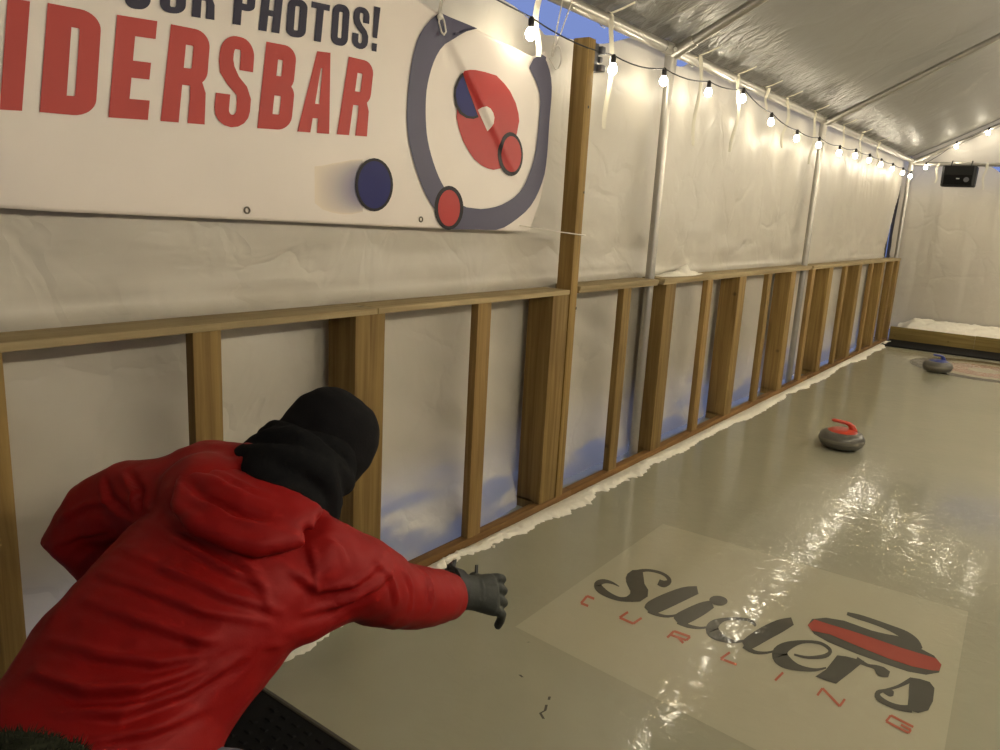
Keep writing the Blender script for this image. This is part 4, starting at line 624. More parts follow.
# block capitals drawn as bars and bends in a unit cell (u right, v up)
def arc(cx, cy, rx, ry, a0, a1, n=8):
    return [(cx+rx*math.cos(math.radians(a0+(a1-a0)*k/n)), cy+ry*math.sin(math.radians(a0+(a1-a0)*k/n))) for k in range(n+1)]
def glyph(ch, s=.34, h=.17):
    """list of (outer path, inner path) bands; s stroke width, h horizontal stroke height"""
    def band(o, i): return (o, i)
    bar = lambda u0, u1, v0=0., v1=1.: band([(u0, v0), (u0, v1)], [(u1, v0), (u1, v1)])
    hb = lambda v0, v1, u0=0., u1=1.: band([(u0, v0), (u1, v0)], [(u0, v1), (u1, v1)])
    def bowl(u0, u1, v0, v1, c=.22, k=None):   # right-hand bowl from left edge u0
        k = k or c; o = [(u0, v1)]+arc(u1-k, v1-c, k, c, 90, 0)+arc(u1-k, v0+c, k, c, 0, -90)+[(u0, v0)]
        ci = max(c-h, .02); ki = max(k-s, .03)
        i = [(u0, v1-h)]+arc(u1-s-ki, v1-h-ci, ki, ci, 90, 0)+arc(u1-s-ki, v0+h+ci, ki, ci, 0, -90)+[(u0, v0+h)]
        return band(o, i)
    def ringo(c=.2, k=.42):
        o = arc(1-k, 1-c, k, c, 90, 0)+arc(1-k, c, k, c, 0, -90)+arc(k, c, k, c, 270, 180)+arc(k, 1-c, k, c, 180, 90)
        ci = max(c-h, .03); ki = max(k-s, .06)
        i = arc(1-s-ki, 1-h-ci, ki, ci, 90, 0)+arc(1-s-ki, h+ci, ki, ci, 0, -90)+arc(s+ki, h+ci, ki, ci, 270, 180)+arc(s+ki, 1-h-ci, ki, ci, 180, 90)
        return band(o+[o[0]], i+[i[0]])
    if ch == 'I': return [bar(0, 1)]
    if ch == 'D': return [bar(0, s+.05), bowl(s*.5, 1, 0, 1, .17, .42)]
    if ch == 'E': return [bar(0, s+.08), hb(0, h+.02), hb(.41, .58, 0, .94), hb(.82, 1)]
    if ch == 'P': return [bar(0, s), bowl(s*.5, 1, .40, 1, .17, .42)]
    if ch == 'R': return [bar(0, s), bowl(s*.5, .98, .40, 1, .17, .4), band([(.45, .5), (.58, .40), (1-s, .28), (1-s, 0)], [(.7, .52), (.86, .46), (.97, .34), (1, 0)])]
    if ch == 'B': return [bar(0, s), bowl(s*.5, .95, .45, 1, .17, .4), bowl(s*.5, 1, 0, .58, .17, .42)]
    if ch == 'A': return [band([(0, 0), (.30, 1)], [(s, 0), (.52, 1)]), band([(1-s, 0), (.52, 1)], [(1, 0), (.76, 1)]), band([(.25, .18), (.75, .18)], [(.28, .36), (.74, .36)]), band([(.30, 1), (.76, 1)], [(.36, .8), (.7, .8)])]
    if ch == 'H': return [bar(0, s), bar(1-s, 1), hb(.42, .58)]
    if ch == 'T': return [hb(.84, 1), bar(.5-s/2, .5+s/2)]
    if ch == 'U': return [band([(0, 1)]+arc(.44, .2, .44, .2, 180, 270)+arc(.56, .2, .44, .2, 270, 360)+[(1, 1)], [(s, 1)]+arc(.44, .2, .44-s, .06, 180, 270)+arc(.56, .2, .44-s, .06, 270, 360)+[(1-s, 1)])]
    if ch == 'O': return [ringo()]
    if ch == '!': return [band([(.12, .30), (0, 1)], [(.80, .30), (1, 1)]), bar(.12, .85, 0, .18)]
    if ch == 'S':
        o = [(1, .64)]+arc(.56, .80, .44, .20, 0, 90)+arc(.44, .80, .44, .20, 90, 180)+[(0, .70), (.06, .58), (.28, .47), (.58, .36), (1-s, .26), (1-s, .19)]+arc(.5, .20, .5-s, .06, 0, -180)[1:]+[(s, .36)]
        i = [(1-s, .64)]+arc(.56, .80, .44-s, .06, 0, 90)+arc(.44, .80, .44-s, .06, 90, 180)+[(s, .74), (s+.05, .67), (.60, .57), (.86, .47), (1, .34), (1, .20)]+arc(.5, .20, .5, .20, 0, -180)[1:]+[(0, .36)]
        return [band(o, i)]
def word(b, letters, e, s, h):
    for ch, q in letters:
        TL, TR, BR, BL = [np.array(p) for p in q]
        f = lambda p: tuple((BL*(1-p[0])+BR*p[0])*(1-p[1])+(TL*(1-p[0])+TR*p[0])*p[1])
        for o, i in glyph(ch, s, h): rib(b, [f(p) for p in o], [f(p) for p in i], e, 1)
def banner():
    t = thing('banner', 'large white printed vinyl banner with red and navy lettering hung on the left tent wall', 'banner', (BX, 1.4, 1.4))
    ys = sorted(set(list(np.arange(-1.2, 1.9, .03))+list(np.arange(1.9, 2.96, .009))+[2.955])); nz = 80; b = MB(); vs = []; rows = len(ys)
    for y in ys:
        zt = interp(EDGE, y); zb = interp(BOT, y)
        for k in range(nz+1):
            z = zb+(zt-zb)*k/nz; yy = y
            if y > 2.4:                                   # right hem bulges outward
                hem = interp(RIGHT, z); yy = 2.4+(y-2.4)*(hem-2.4)/(2.955-2.4)
                zz = z
            vs.append((bx(yy, z), yy, z))
    n = nz+1; fs = []
    for i in range(rows-1):
        for k in range(nz): fs.append([i*n+k, i*n+k+1, (i+1)*n+k+1, (i+1)*n+k])
    b.add(vs, fs); cl = b.build('cloth', M['banner'], t, loc=(BX, 1.4, 1.4), ang=180)
    md = cl.modifiers.new('thick', 'SOLIDIFY'); md.thickness = .0006; md.offset = 0
    e = .0024
    def part(name, mat, fn, par=t):
        b = MB(); fn(b); return b.build(name, M[mat], par, loc=(BX, 2., 1.7), ang=180)
    part('red_lettering', 'ink_red', lambda b: word(b, D['red_letters'], e, .40, .18))
    part('navy_lettering', 'ink_navy', lambda b: word(b, D['navy_letters'], e, .39, .185))
    def ring(b):
        for A, B in D['ring']: rib(b, A, B, e+.0012, 6)
        for P in D['ring_tab']: poly(b, P, e+.0018)
    part('blue_ring', 'ink_ring', ring)
    part('red_button', 'ink_disc', lambda b: [poly(b, P, e) for P in D['button']])
    part('button_hole', 'banner', lambda b: [poly(b, P, e+.001) for P in D['button_hole']])
    def disc(rim, face, mat, k):
        o = part('disc_rim', 'ink_black', lambda b: poly(b, rim, e+.0014))
        part('disc_face', mat, lambda b: poly(b, face, e+.0022), o)
    disc(D['blue_rim'][0], D['blue_face'][0], 'ink_blue', 0)
    for k in range(2): disc(D['red_rim'][k], D['red_face'][k], 'ink_disc', k)
    disc(D['puck_rim'][0], D['puck_face'][0], 'ink_blue', 0)
    # printed motion trail beside the lone blue disc
    A, B = D['smear'][0]; b = MB(); n = len(A); N = 24; vs = []; cs = []
    for i in range(41):
        u = i/40*(n-1); k = min(int(u), n-2); f = u-k
        a = np.array(A[k])*(1-f)+np.array(A[k+1])*f; c = np.array(B[k])*(1-f)+np.array(B[k+1])*f
        for j in range(N+1):
            p = a*(1-j/N)+c*j/N; vs.append((bx(p[0], p[1])+.0008, p[0], p[1]))
            cs.append((i/40)**1.1*(math.sin(math.pi*j/N)**.5 if 0 < j < N else 0))
    b.add(vs, [[i*(N+1)+j, i*(N+1)+j+1, (i+1)*(N+1)+j+1, (i+1)*(N+1)+j] for i in range(40) for j in range(N)])
    m = M['banner'].copy(); m.name = 'trail_ink'; nt = m.node_tree; p = nt.nodes['Principled BSDF']
    at = nd(nt, 'ShaderNodeAttribute', attribute_name='trail'); mx = nd(nt, 'ShaderNodeMix', data_type='RGBA'); mx.inputs[6].default_value = srgb(220, 206, 186); mx.inputs[7].default_value = srgb(66, 68, 124)
    nt.links.new(at.outputs['Fac'], mx.inputs[0]); nt.links.new(mx.outputs[2], p.inputs['Base Color'])
    o = b.build('motion_trail', m, t, loc=(BX, 2., 1.7), ang=180)
    a = o.data.attributes.new('trail', 'FLOAT', 'POINT'); a.data.foreach_set('value', cs)
    # hooks, grommets
    def hook(y, z, name='bungee_loop'):
        b = MB(); x = bx(y, z)
        b.tube([(x+.012, y, z+.02), (x+.016, y-.008, z-.02), (x+.018, y+.004, z-.05), (x+.018, y+.02, z-.058), (x+.018, y+.03, z-.045), (x+.016, y+.02, z-.01), (x+.01, y+.006, z+.02)], .0035, 6)
        b.tube([(x+.01, y-.006, z+.01), (-.03, y-.012, EAVE+.01)], .003, 6); b.tube([(x+.01, y+.004, z+.01), (-.035, y+.012, EAVE+.01)], .003, 6)
        b.ball((x+.012, y, z), .011, 2)
        b.build(name, M['clear'], t, loc=(x, y, z), ang=180)
    hook(2.243, 2.125)
    b = MB(); y, z = 2.985, 2.12; x = bx(2.95, 2.1)+.02
    b.tube([(x, y-.025, z-.01)]+[(x+.01, y+.02+.035*math.cos(q), z+.0+.05*math.sin(q)) for q in np.linspace(-2.2, 2.6, 16)], .0035, 6)
    b.tube([(x, y-.01, z), (-.04, y-.012, EAVE)], .003, 6); b.tube([(x, y+.0, z), (-.04, y+.06, EAVE)], .003, 6)
    b.build('bungee_loop', M['clear'], t, loc=(x, y, z), ang=180)
    for y, z in ((1.425, 1.407), (2.19, 1.397)):
        b = MB(); x = bx(y, z)+e
        b.tube([(x, y+.009*math.cos(q), z+.009*math.sin(q)) for q in np.linspace(0, 2*math.pi, 18)], .0028, 6); b.build('grommet', M['metal'], t, loc=(x, y, z), ang=180)
    b = MB(); b.tube([(bx(2.87, 1.38), 2.84, 1.385), (-.02, 3.0, 1.366), (.011, 3.15, 1.355), (.011, 3.222, 1.352), (-.04, 3.224, 1.35)], .0026, 6); b.build('tie_cord', M['clear'], t, loc=(0, 3, 1.37), ang=180)
banner()

# ------------------------------------------------------------------ the player
def A_(*p): return np.array(p, float)
NECK = A_(.700, .905, .835); HIP = A_(.755, .50, .515)
LSH = A_(.470, .785, .832); RSH = A_(.858, .925, .755)
dS = NECK-HIP; LS = np.linalg.norm(dS); dS /= LS
LT = RSH-LSH; LT -= dS*(LT@dS); LT /= np.linalg.norm(LT)
NB = np.cross(LT, dS); NB /= np.linalg.norm(NB)            # out of the back
HEAD = A_(.662, 1.062, .905)
HU = A_(.25, .52, .82); HU = HU/np.linalg.norm(HU)         # crown direction
HF = A_(.25, .93, -.25); HF -= HU*(HF@HU); HF /= np.linalg.norm(HF)   # where the face looks
HR = np.cross(HF, HU)
LEL = A_(.303, .692, .716); LHAND = A_(.50, .84, .50)
REL = A_(.858, 1.12, .606); RWR = A_(.838, 1.330, .520)
LKN, LFT = A_(.52, .86, .40), A_(.47, .62, .10)
RKN, RFT = A_(.952, .695, .452), A_(.95, .56, .10)
def T(s, lat=0, out=0): return NECK-dS*(LS*s)+LT*lat+NB*out   # s: 0 neck .. 1 hip
JFOLDS = json.loads('''[[[[0.568,0.72,0.854],[0.696,0.711,0.86],[0.78,0.727,0.843],[0.872,0.759,0.799]],0.0115,0.0068],[[[0.605,0.679,0.843],[0.744,0.691,0.837],[0.836,0.719,0.811],[0.897,0.767,0.772]],0.0092,0.0068],[[[0.638,0.627,0.819],[0.761,0.651,0.81],[0.859,0.694,0.781],[0.91,0.772,0.736]],0.0115,0.0081],[[[0.653,0.583,0.791],[0.763,0.613,0.787],[0.854,0.658,0.762],[0.91,0.747,0.728]],0.0092,0.0074],[[[0.675,0.546,0.763],[0.787,0.582,0.754],[0.871,0.637,0.727],[0.914,0.764,0.677]],0.0115,0.0087],[[[0.677,0.486,0.716],[0.776,0.519,0.715],[0.851,0.578,0.706],[0.896,0.667,0.705]],0.0115,0.0087],[[[0.707,0.449,0.688],[0.802,0.481,0.682],[0.858,0.54,0.681],[0.896,0.648,0.692]],0.0149,0.0093],[[[0.795,0.446,0.66],[0.863,0.504,0.66],[0.892,0.596,0.664],[0.909,0.696,0.687]],0.0138,0.0087],[[[0.865,0.464,0.635],[0.902,0.53,0.633],[0.908,0.62,0.626]],0.0115,0.0081],[[[0.889,0.806,0.797],[0.912,0.851,0.748],[0.932,0.915,0.741],[0.931,0.989,0.761]],0.0115,0.0074],[[[0.91,0.811,0.72],[0.914,0.89,0.703],[0.942,0.948,0.721],[0.932,1.022,0.733]],0.0115,0.0081],[[[0.923,1.069,0.708],[0.929,1.086,0.663],[0.931,1.08,0.616]],0.0069,0.0062],[[[0.889,1.17,0.659],[0.92,1.16,0.63],[0.929,1.146,0.592]],0.0058,0.0062],[[[0.927,0.972,0.77],[0.94,1.015,0.716],[0.941,1.033,0.655]],0.008,0.0062],[[[0.43,0.706,0.877],[0.477,0.695,0.846],[0.544,0.705,0.825]],-0.0115,0.0074],[[[0.354,0.647,0.782],[0.412,0.672,0.824],[0.472,0.694,0.845]],0.008,0.0068],[[[0.345,0.638,0.727],[0.397,0.665,0.757],[0.46,0.692,0.778]],0.008,0.0068],[[[0.464,0.737,0.895],[0.535,0.723,0.876],[0.552,0.708,0.833]],-0.0138,0.0074],[[[0.834,0.741,0.821],[0.881,0.752,0.785],[0.907,0.749,0.739]],0.0069,0.0074],[[[0.887,0.9,0.833],[0.905,0.921,0.812],[0.926,0.921,0.778]],-0.008,0.0062],[[[0.874,0.863,0.822],[0.905,0.852,0.785],[0.91,0.839,0.732]],0.0069,0.0074]]''')
def player():
    t = thing('person', 'person in red jacket and black hat bending forward, right arm stretched over the ice', 'person', (.75, .62, .016))
    # body : one continuous surface
    b = MB()
    b.loft([(T(1.25), LT, .13, NB, .09), (T(1.05), LT, .165, NB, .115), (T(.75), LT, .145, NB, .10), (T(.4), LT, .16, NB, .105), (T(.12, 0, -.01), LT, .15, NB, .08), (T(-.02), LT, .07, NB, .06)], 20)
    b.tube([T(.12), NECK, HEAD-HU*.06], [.07, .062, .055], 12)
    for S, E, W, H in ((LSH, LEL, LHAND, None), (RSH, REL, RWR, None)):
        b.tube([S*.8+T(.1)*.2, S, E, W], [.055, .055, .042, .030], 12)
    for sgn, K, F in ((-1, LKN, LFT), (1, RKN, RFT)):
        hp = T(1.05, sgn*.09); b.tube([hp, hp*.5+K*.5, K, K*.55+F*.45, F], [.09, .075, .055, .05, .038], 14)
        fd = A_(K[0]-hp[0], K[1]-hp[1], 0); fd /= np.linalg.norm(fd); b.tube([F-fd*.03-A_(0, 0, .045), F+fd*.08-A_(0, 0, .055), F+fd*.17-A_(0, 0, .062)], [.032, .032, .02], 10)
    R = Matrix((HR, HF, HU)).transposed()
    b.ball(HEAD+HU*.02, (.074, .092, .098), 3, R); b.ball(HEAD+HF*.025-HU*.055, (.058, .068, .06), 3, R)
    b.tube([HEAD+HF*.085+HU*.025, HEAD+HF*.112-HU*.012, HEAD+HF*.092-HU*.022], [.008, .014, .012], 8)
    for s in (-1, 1): b.ball(HEAD+HR*s*.076-HF*.005+HU*.0, (.009, .02, .03), 2, R)
    co, nr, fs = fuse(b, .009, 6)
    body = mesh_obj('body', co, fs, M['skin'], t, loc=NECK)
    for s in (-1, 1):
        q = MB(); q.ball(HEAD+HF*.083+HR*s*.031+HU*.018, .011, 2); q.build('eye', M['eye'], body, loc=HEAD)
    q = MB(); q.tube([HEAD+HF*.083-HU*.058-HR*.024, HEAD+HF*.094-HU*.056, HEAD+HF*.083-HU*.058+HR*.024], [.003, .007, .003], 8); q.build('mouth', M['lip'], body, loc=HEAD)
    # jacket
    b = MB()
    b.loft([(T(1.42, 0, -.015), LT, .185, NB, .14), (T(1.25, .012, -.01), LT, .198, NB, .156), (T(1.0, .002), LT, .203, NB, .160), (T(.72, -.022), LT, .196, NB, .150), (T(.45, -.008), LT, .200, NB, .148), (T(.22, 0, -.005), LT, .200, NB, .132), (T(.06, 0, -.012), LT, .155, NB, .098), (T(-.05, 0, -.01), LT, .118, NB, .092), (T(-.10, 0, .0), LT, .108, NB, .085)], 28, 2.3)
    b.tube([LSH*.85+T(.1)*.15, T(-.03, -.15, .012), T(-.07, -.09, .022), T(-.08, .0, .022)], [.082, .072, .064, .062], 16)
    b.ball(T(.10, -.10, .045), .098, 3)
    b.tube([T(.55, .10, .03), T(.40, .135, .01), RSH*.55+REL*.45-A_(0, 0, .012), RSH*.2+REL*.8-A_(0, 0, .0)], [.072, .064, .060, .056], 16)
    b.tube([T(-.075, 0, .008)+LT*.108*math.cos(x)+NB*.090*math.sin(x)+dS*(.03 if math.cos(x) < 0 else -.03)*abs(math.cos(x)) for x in np.linspace(0, 2*math.pi, 25)[:-1]], .022, 10, closed=True)
    sh = lambda S, k: S*k+T(.2, 0, -.01)*(1-k)
    b.tube([sh(LSH, .45), sh(LSH, .85), LSH*.72+LEL*.28+A_(-.004, 0, .014), LSH*.35+LEL*.65+A_(-.006, 0, .016), LEL*.97+LSH*.03, LEL*.70+LHAND*.30, LEL*.3+LHAND*.7, LEL*.08+LHAND*.92], [.092, .094, .084, .077, .074, .068, .060, .055], 18)
    b.tube([sh(RSH, .45), sh(RSH, .85), RSH*.72+REL*.28, RSH*.35+REL*.65, REL*.97+RSH*.03, REL*.62+RWR*.38, REL*.3+RWR*.7, REL*.04+RWR*.96], [.096, .094, .088, .082, .076, .071, .064, .056], 18)
    co, nr, fs = fuse(b, .0078, 9)
    co = fold(co, nr, JFOLDS)
    co = fnoise(co, nr, 7, .006, 3); co = fnoise(co, nr, 17, .0025, 5)
    jk = mesh_obj('jacket', co, fs, M['jacket'], t, loc=NECK)
    # hood lying on the upper back
    b = MB()
    P = [T(.11, -.125, .128), T(.22, -.075, .150), T(.255, -.02, .156), T(.25, .05, .152), T(.22, .10, .138), T(.13, .155, .108)]
    b.tube(P, [.010, .020, .025, .026, .024, .012], 12)
    b.loft([(T(-.02, .03, .085), LT, .115, NB, .03), (T(.05, .02, .105), LT, .125, NB, .036), (T(.13, .01, .125), LT, .125, NB, .036), (T(.21, .012, .135), LT, .095, NB, .034), (T(.255, .015, .14), LT, .05, NB, .026)], 22, 2.2)
    b.tube([T(.10, -.115, .132), T(.09, -.05, .146), T(.10, .02, .148), T(.085, .09, .132), T(.06, .15, .10)], [.008, .016, .017, .015, .008], 10)
    co, nr, fs = fuse(b, .008, 7); co = fnoise(co, nr, 9, .006, 2)
    co = fold(co, nr, [[[list(T(.13, -.10, .15)), list(T(.165, -.04, .165)), list(T(.17, .04, .165)), list(T(.12, .13, .13))], -.018, .009], [[list(T(.05, -.08, .13)), list(T(.07, .02, .14)), list(T(.05, .12, .11))], .010, .009], [[list(T(.2, -.06, .16)), list(T(.235, .03, .165)), list(T(.18, .11, .14))], .008, .009]])
    mesh_obj('hood', co, fs, M['hood'], t, loc=T(.2, 0, .12))
    # zip pull by the collar
    # neck gaiter, bunched in rolls
    b = MB(); base = NECK+NB*.010+dS*.018; top = HEAD-HU*.005-HF*.012
    ax = top-base
    for k, (u, r, q) in enumerate(((.0, .108, .034), (.26, .124, .031), (.50, .117, .029), (.70, .112, .028), (.88, .101, .022))):
        c = base+ax*u; n1 = (ax/np.linalg.norm(ax))*.75+HU*.25; n1 /= np.linalg.norm(n1)
        a1 = HR-n1*(HR@n1); a1 /= np.linalg.norm(a1); b1 = np.cross(n1, a1)
        ring = [c+a1*math.cos(x)*(r-q*.6)*(1.0)+b1*math.sin(x)*(r-q*.6)*.92+n1*.017*math.sin(2*x+k*1.9) for x in np.linspace(0, 2*math.pi, 25)[:-1]]
        b.tube(ring, q, 10, closed=True)
        b.ball(c, tuple([r*.8]*2+[q*1.2]), 2, Matrix((a1, b1, n1)).transposed())
    co, nr, fs = fuse(b, .007, 3); co = fnoise(co, nr, 10, .008, 9)
    mesh_obj('neck_gaiter', co, fs, M['gaiter'], t, loc=base)
    # knitted hat pulled low
    b = MB(); hc = HEAD+HU*.028
    b.loft([(hc-HU*.060-HF*.01, HR, .090, HF, .104), (hc-HU*.035-HF*.006, HR, .097, HF, .112), (hc+HU*.01, HR, .099, HF, .114), (hc+HU*.055, HR, .093, HF, .105), (hc+HU*.09, HR, .074, HF, .083), (hc+HU*.113, HR, .046, HF, .052), (hc+HU*.121, HR, .012, HF, .014)], 28)
    b.tube([hc-HU*.058-HF*.008+HR*.092*math.cos(x)+HF*.106*math.sin(x) for x in np.linspace(0, 2*math.pi, 29)], .012, 8)
    co, nr, fs = fuse(b, .0075, 6); co = fnoise(co, nr, 11, .005, 4)
    mesh_obj('knit_hat', co, fs, M['hat'], t, loc=hc)
    # right glove : cuff, palm, thumb and four curled fingers
    def glove(wr, F, N, side, name='glove'):
        F = F/np.linalg.norm(F); N = N-F*(N@F); N /= np.linalg.norm(N); S = np.cross(N, F)*side     # F forward, N back of hand, S thumb side
        K = .93; F, N, S = F*K, N*K, S*K
        b = MB()
        b.loft([(wr-F*.035, S, .053, N, .045), (wr+F*.0, S, .054, N, .044), (wr+F*.03, S, .046, N, .036), (wr+F*.05, S, .046, N, .032), (wr+F*.085+N*.002, S, .053, N, .031), (wr+F*.108+N*.002, S, .057, N, .030), (wr+F*.122-N*.001, S, .055, N, .025), (wr+F*.130-N*.006, S, .048, N, .018)], 20, 2.4)
        for k, (o, l, dr) in enumerate(((.046, .96, 0), (.0162, 1.06, 0), (-.015, 1.0, .002), (-.045, .84, .008))):
            r0 = wr+F*(.136-dr)+S*o*1.02+N*.004; rr = .0130-(.0010 if k == 3 else 0)
            p1 = r0+(F*.030*.9-N*.012+S*o*.05)*l; p2 = p1+(F*.012-N*.032)*l; p3 = p2+(-F*.012-N*.024)*l
            if k == 3: p2 = p1+(F*.012-N*.022-S*.012); p3 = p2+(F*.0-N*.018-S*.014)
            b.tube([r0-F*.02-N*.004, r0, p1*.6+r0*.4, p1, p2*.6+p1*.4, p2, p3, p3-N*.004*l], [rr*.9, rr*1.02, rr, rr*1.04, rr, rr*.98, rr*.92, rr*.5], 12)
        th0 = wr+F*.062+S*.043-N*.006
        b.tube([wr+F*.045+S*.025, th0, th0+F*.026+S*.004-N*.026, th0+F*.052-S*.004-N*.044, th0+F*.068-S*.012-N*.056, th0+F*.072-S*.014-N*.060], [.017, .0165, .0152, .014, .012, .007], 12)
        co, nr, fs = fuse(b, .0042, 3)
        co = fold(co, nr, [[[list(wr+F*.058-S*.035+N*.03), list(wr+F*.062+N*.036), list(wr+F*.06+S*.03+N*.03)], .003, .004], [[list(wr+F*.07+S*.02+N*.033), list(wr+F*.115+S*.024+N*.033), list(wr+F*.128-S*.01+N*.033), list(wr+F*.11-S*.034+N*.03)], .0025, .0035]])
        g = mesh_obj(name, co, fs, M['glove'], t, loc=wr)
        q = MB(); q.loft([(wr-F*.030, S, .060, N, .052), (wr-F*.028, S, .064, N, .056), (wr+F*.004, S, .059, N, .050), (wr+F*.008, S, .053, N, .045)], 24); q.build('cuff_hem', M['glove_dark'], g, loc=wr)
        q = MB(); q.tube([wr+F*.06+S*.046+N*.004, wr+F*.063+S*.075+N*.006, wr+F*.066+S*.076+N*.006, wr+F*.067+S*.046], .0032, 6); q.build('pull_tab', M['glove_dark'], g, loc=wr)
        q = MB(); q.loft([(wr-F*.02+S*.055, F, .012, N, .012), (wr-F*.018+S*.068, F, .013, N, .010), (wr-F*.004+S*.084, F, .004, N, .006)], 10); q.build('cuff_toggle', M['glove_dark'], g, loc=wr)
    glove(RWR+A_(.002, .020, .004), A_(.31, .88, -.32), A_(.55, -.42, .62), 1)
    glove(LHAND*.97+LEL*.03, A_(.75, .45, -.45), A_(-.1, .5, .85), -1)
    # trousers and boots
    b = MB(); b.loft([(T(.8), LT, .15, NB, .11), (T(1.0), LT, .185, NB, .14), (T(1.2), LT, .185, NB, .14), (T(1.32), LT, .13, NB, .1)], 22)
    for sgn, K, F in ((-1, LKN, LFT), (1, RKN, RFT)):
        hp = T(1.1, sgn*.095); b.tube([hp, hp*.5+K*.5, K, K*.55+F*.45, F*.9+K*.1], [.115, .10, .080, .078, .068], 16)
    co, nr, fs = fuse(b, .011, 7); co = fnoise(co, nr, 8, .010, 6)
    mesh_obj('trousers', co, fs, M['jeans'], t, loc=HIP)
    for sgn, K, F in ((-1, LKN, LFT), (1, RKN, RFT)):
        hp = T(1.05, sgn*.09); fd = A_(K[0]-hp[0], K[1]-hp[1], 0); fd /= np.linalg.norm(fd); sd = A_(-fd[1], fd[0], 0); z = A_(0, 0, 1); g = A_(F[0], F[1], .016)
        b = MB(); b.tube([g+z*.05, g+z*.14], [.054, .050], 14); b.loft([(g-fd*.07+z*.045, sd, .036, z, .042), (g-fd*.02+z*.05, sd, .044, z, .048), (g+fd*.08+z*.040, sd, .048, z, .038), (g+fd*.17+z*.032, sd, .046, z, .03), (g+fd*.205+z*.026, sd, .026, z, .022)], 16, 2.6)
        co, nr, fs = fuse(b, .008, 4); co[:, 2] = np.maximum(co[:, 2], .0184)
        mesh_obj('boot', co, fs, M['boot'], t, loc=g)
    return jk
player()

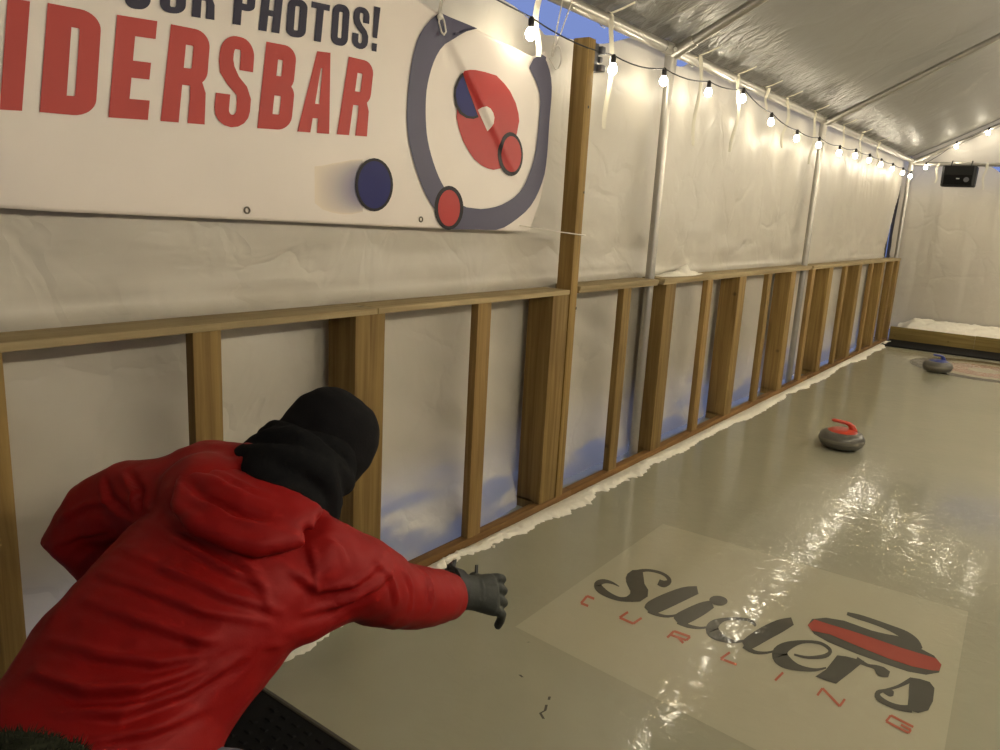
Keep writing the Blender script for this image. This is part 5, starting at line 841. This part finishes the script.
# ------------------------------------------------------------------ small onlooker : only the fuzzy hat reaches into view
def onlooker():
    c = A_(1.315, .185, 0)
    t = thing('person', 'small onlooker at the bottom left corner seen only by a dark fuzzy hat', 'person', (c[0], c[1], .016))
    hd = c+A_(0, 0, .905); b = MB()
    b.ball(hd, (.066, .078, .085), 3); b.ball(hd+A_(0, .022, -.05), (.05, .055, .05), 2); b.tube([hd+A_(0, .07, .01), hd+A_(0, .09, -.015), hd+A_(0, .075, -.022)], [.006, .011, .009], 8)
    b.tube([hd-A_(0, 0, .06), hd-A_(0, .0, .16)], [.04, .045], 10)
    b.loft([(c+A_(0, 0, .78), A_(1, 0, 0), .10, A_(0, 1, 0), .065), (c+A_(0, 0, .62), A_(1, 0, 0), .10, A_(0, 1, 0), .07), (c+A_(0, 0, .46), A_(1, 0, 0), .105, A_(0, 1, 0), .08)], 16)
    for s in (-1, 1):
        b.tube([c+A_(s*.10, 0, .76), c+A_(s*.14, .02, .60), c+A_(s*.15, .08, .47), c+A_(s*.145, .11, .42)], [.036, .03, .024, .02], 10)
        b.tube([c+A_(s*.055, 0, .48), c+A_(s*.06, .01, .27), c+A_(s*.06, 0, .06)], [.06, .045, .034], 10); b.tube([c+A_(s*.06, -.03, .04), c+A_(s*.06, .12, .035)], [.026, .02], 8)
    co, nr, fs = fuse(b, .009, 4); co[:, 2] = np.maximum(co[:, 2], .0184); body = mesh_obj('body', co, fs, M['skin'], t, loc=hd)
    for s in (-1, 1):
        q = MB(); q.ball(hd+A_(s*.026, .07, .012), .009, 2); q.build('eye', M['eye'], body, loc=hd)
    b = MB(); b.loft([(c+A_(0, 0, .80), A_(1, 0, 0), .085, A_(0, 1, 0), .075), (c+A_(0, 0, .74), A_(1, 0, 0), .135, A_(0, 1, 0), .092), (c+A_(0, 0, .58), A_(1, 0, 0), .135, A_(0, 1, 0), .105), (c+A_(0, 0, .40), A_(1, 0, 0), .145, A_(0, 1, 0), .115)], 20)
    for s in (-1, 1): b.tube([c+A_(s*.10, 0, .74), c+A_(s*.15, .02, .60), c+A_(s*.155, .08, .48)], [.055, .05, .042], 12)
    co, nr, fs = fuse(b, .01, 5); co = fnoise(co, nr, 9, .006, 4); mesh_obj('coat', co, fs, M['coat'], t, loc=c+A_(0, 0, .6))
    b = MB()
    for s in (-1, 1): b.tube([c+A_(s*.055, 0, .44), c+A_(s*.062, .01, .27), c+A_(s*.06, 0, .09)], [.078, .062, .056], 12)
    b.ball(c+A_(0, 0, .45), (.11, .085, .08), 2)
    co, nr, fs = fuse(b, .01, 4); mesh_obj('trousers', co, fs, M['coat'], t, loc=c+A_(0, 0, .3))
    for s in (-1, 1):
        b = MB(); q = c+A_(s*.06, 0, .016); b.tube([q+A_(0, 0, .05), q+A_(0, 0, .12)], [.046, .046], 12); b.loft([(q+A_(0, -.05, .04), A_(1, 0, 0), .034, A_(0, 0, 1), .036), (q+A_(0, .05, .036), A_(1, 0, 0), .04, A_(0, 0, 1), .034), (q+A_(0, .135, .026), A_(1, 0, 0), .022, A_(0, 0, 1), .02)], 14, 2.5)
        co, nr, fs = fuse(b, .008, 3); co[:, 2] = np.maximum(co[:, 2], .0184); mesh_obj('boot', co, fs, M['boot'], t, loc=q)
    b = MB(); hc = hd+A_(0, -.008, .02)
    b.loft([(hc+A_(0, 0, -.07), A_(1, 0, 0), .085, A_(0, 1, 0), .092), (hc+A_(0, 0, -.03), A_(1, 0, 0), .098, A_(0, 1, 0), .104), (hc+A_(0, 0, .02), A_(1, 0, 0), .096, A_(0, 1, 0), .10), (hc+A_(0, 0, .055), A_(1, 0, 0), .076, A_(0, 1, 0), .08), (hc+A_(0, 0, .078), A_(1, 0, 0), .04, A_(0, 1, 0), .042), (hc+A_(0, 0, .084), A_(1, 0, 0), .01, A_(0, 1, 0), .01)], 24)
    co, nr, fs = fuse(b, .006, 3); co = fnoise(co, nr, 40, .008, 1)
    hat = mesh_obj('fuzzy_hat', co, fs, M['fuzzy'], t, loc=hc)
    # short fibres standing off the knit
    b = MB(); rnd = random.Random(3); P, Nn = co, nr
    for k in rnd.sample(range(len(P)), min(5000, len(P))):
        p = V(P[k]); n = (V(Nn[k])+V((rnd.uniform(-.7, .7), rnd.uniform(-.7, .7), rnd.uniform(-.7, .7)))).normalized(); L = rnd.uniform(.004, .010)
        s = n.orthogonal().normalized()*.0007; u = n.cross(s)
        b.add([p+s, p-s*.5+u, p-s*.5-u, p+n*L], [[0, 1, 3], [1, 2, 3], [2, 0, 3]])
    b.build('fibres', M['fuzzy'], hat, smooth=False, loc=hc)
    hat.children[0]['kind'] = 'stuff'
onlooker()

# ------------------------------------------------------------------ camera, sky, view
cam = bpy.data.cameras.new('camera'); co_ = link(bpy.data.objects.new('camera', cam))
R_ = V((0.796070, 0.602843, 0.053419)); U_ = V((-0.169250, 0.137013, 0.976003)); F_ = V((-0.581057, 0.786008, -0.211103))
mw = Matrix((R_, U_, -F_)).transposed().to_4x4(); mw.translation = (1.93, 0, 1.45); co_.matrix_world = mw
cam.sensor_width = 36; cam.lens = 36*.76510; cam.clip_start = .02
SC.camera = co_
w = bpy.data.worlds.new('dusk'); SC.world = w; w.use_nodes = True
bg = w.node_tree.nodes['Background']; bg.inputs['Color'].default_value = (.26, .36, .78, 1); bg.inputs['Strength'].default_value = .16
SC.view_settings.view_transform = 'Standard'; SC.view_settings.look = 'None'; SC.view_settings.gamma = 1
SC.view_settings.use_curve_mapping = False; SC.view_settings.exposure = 2.28
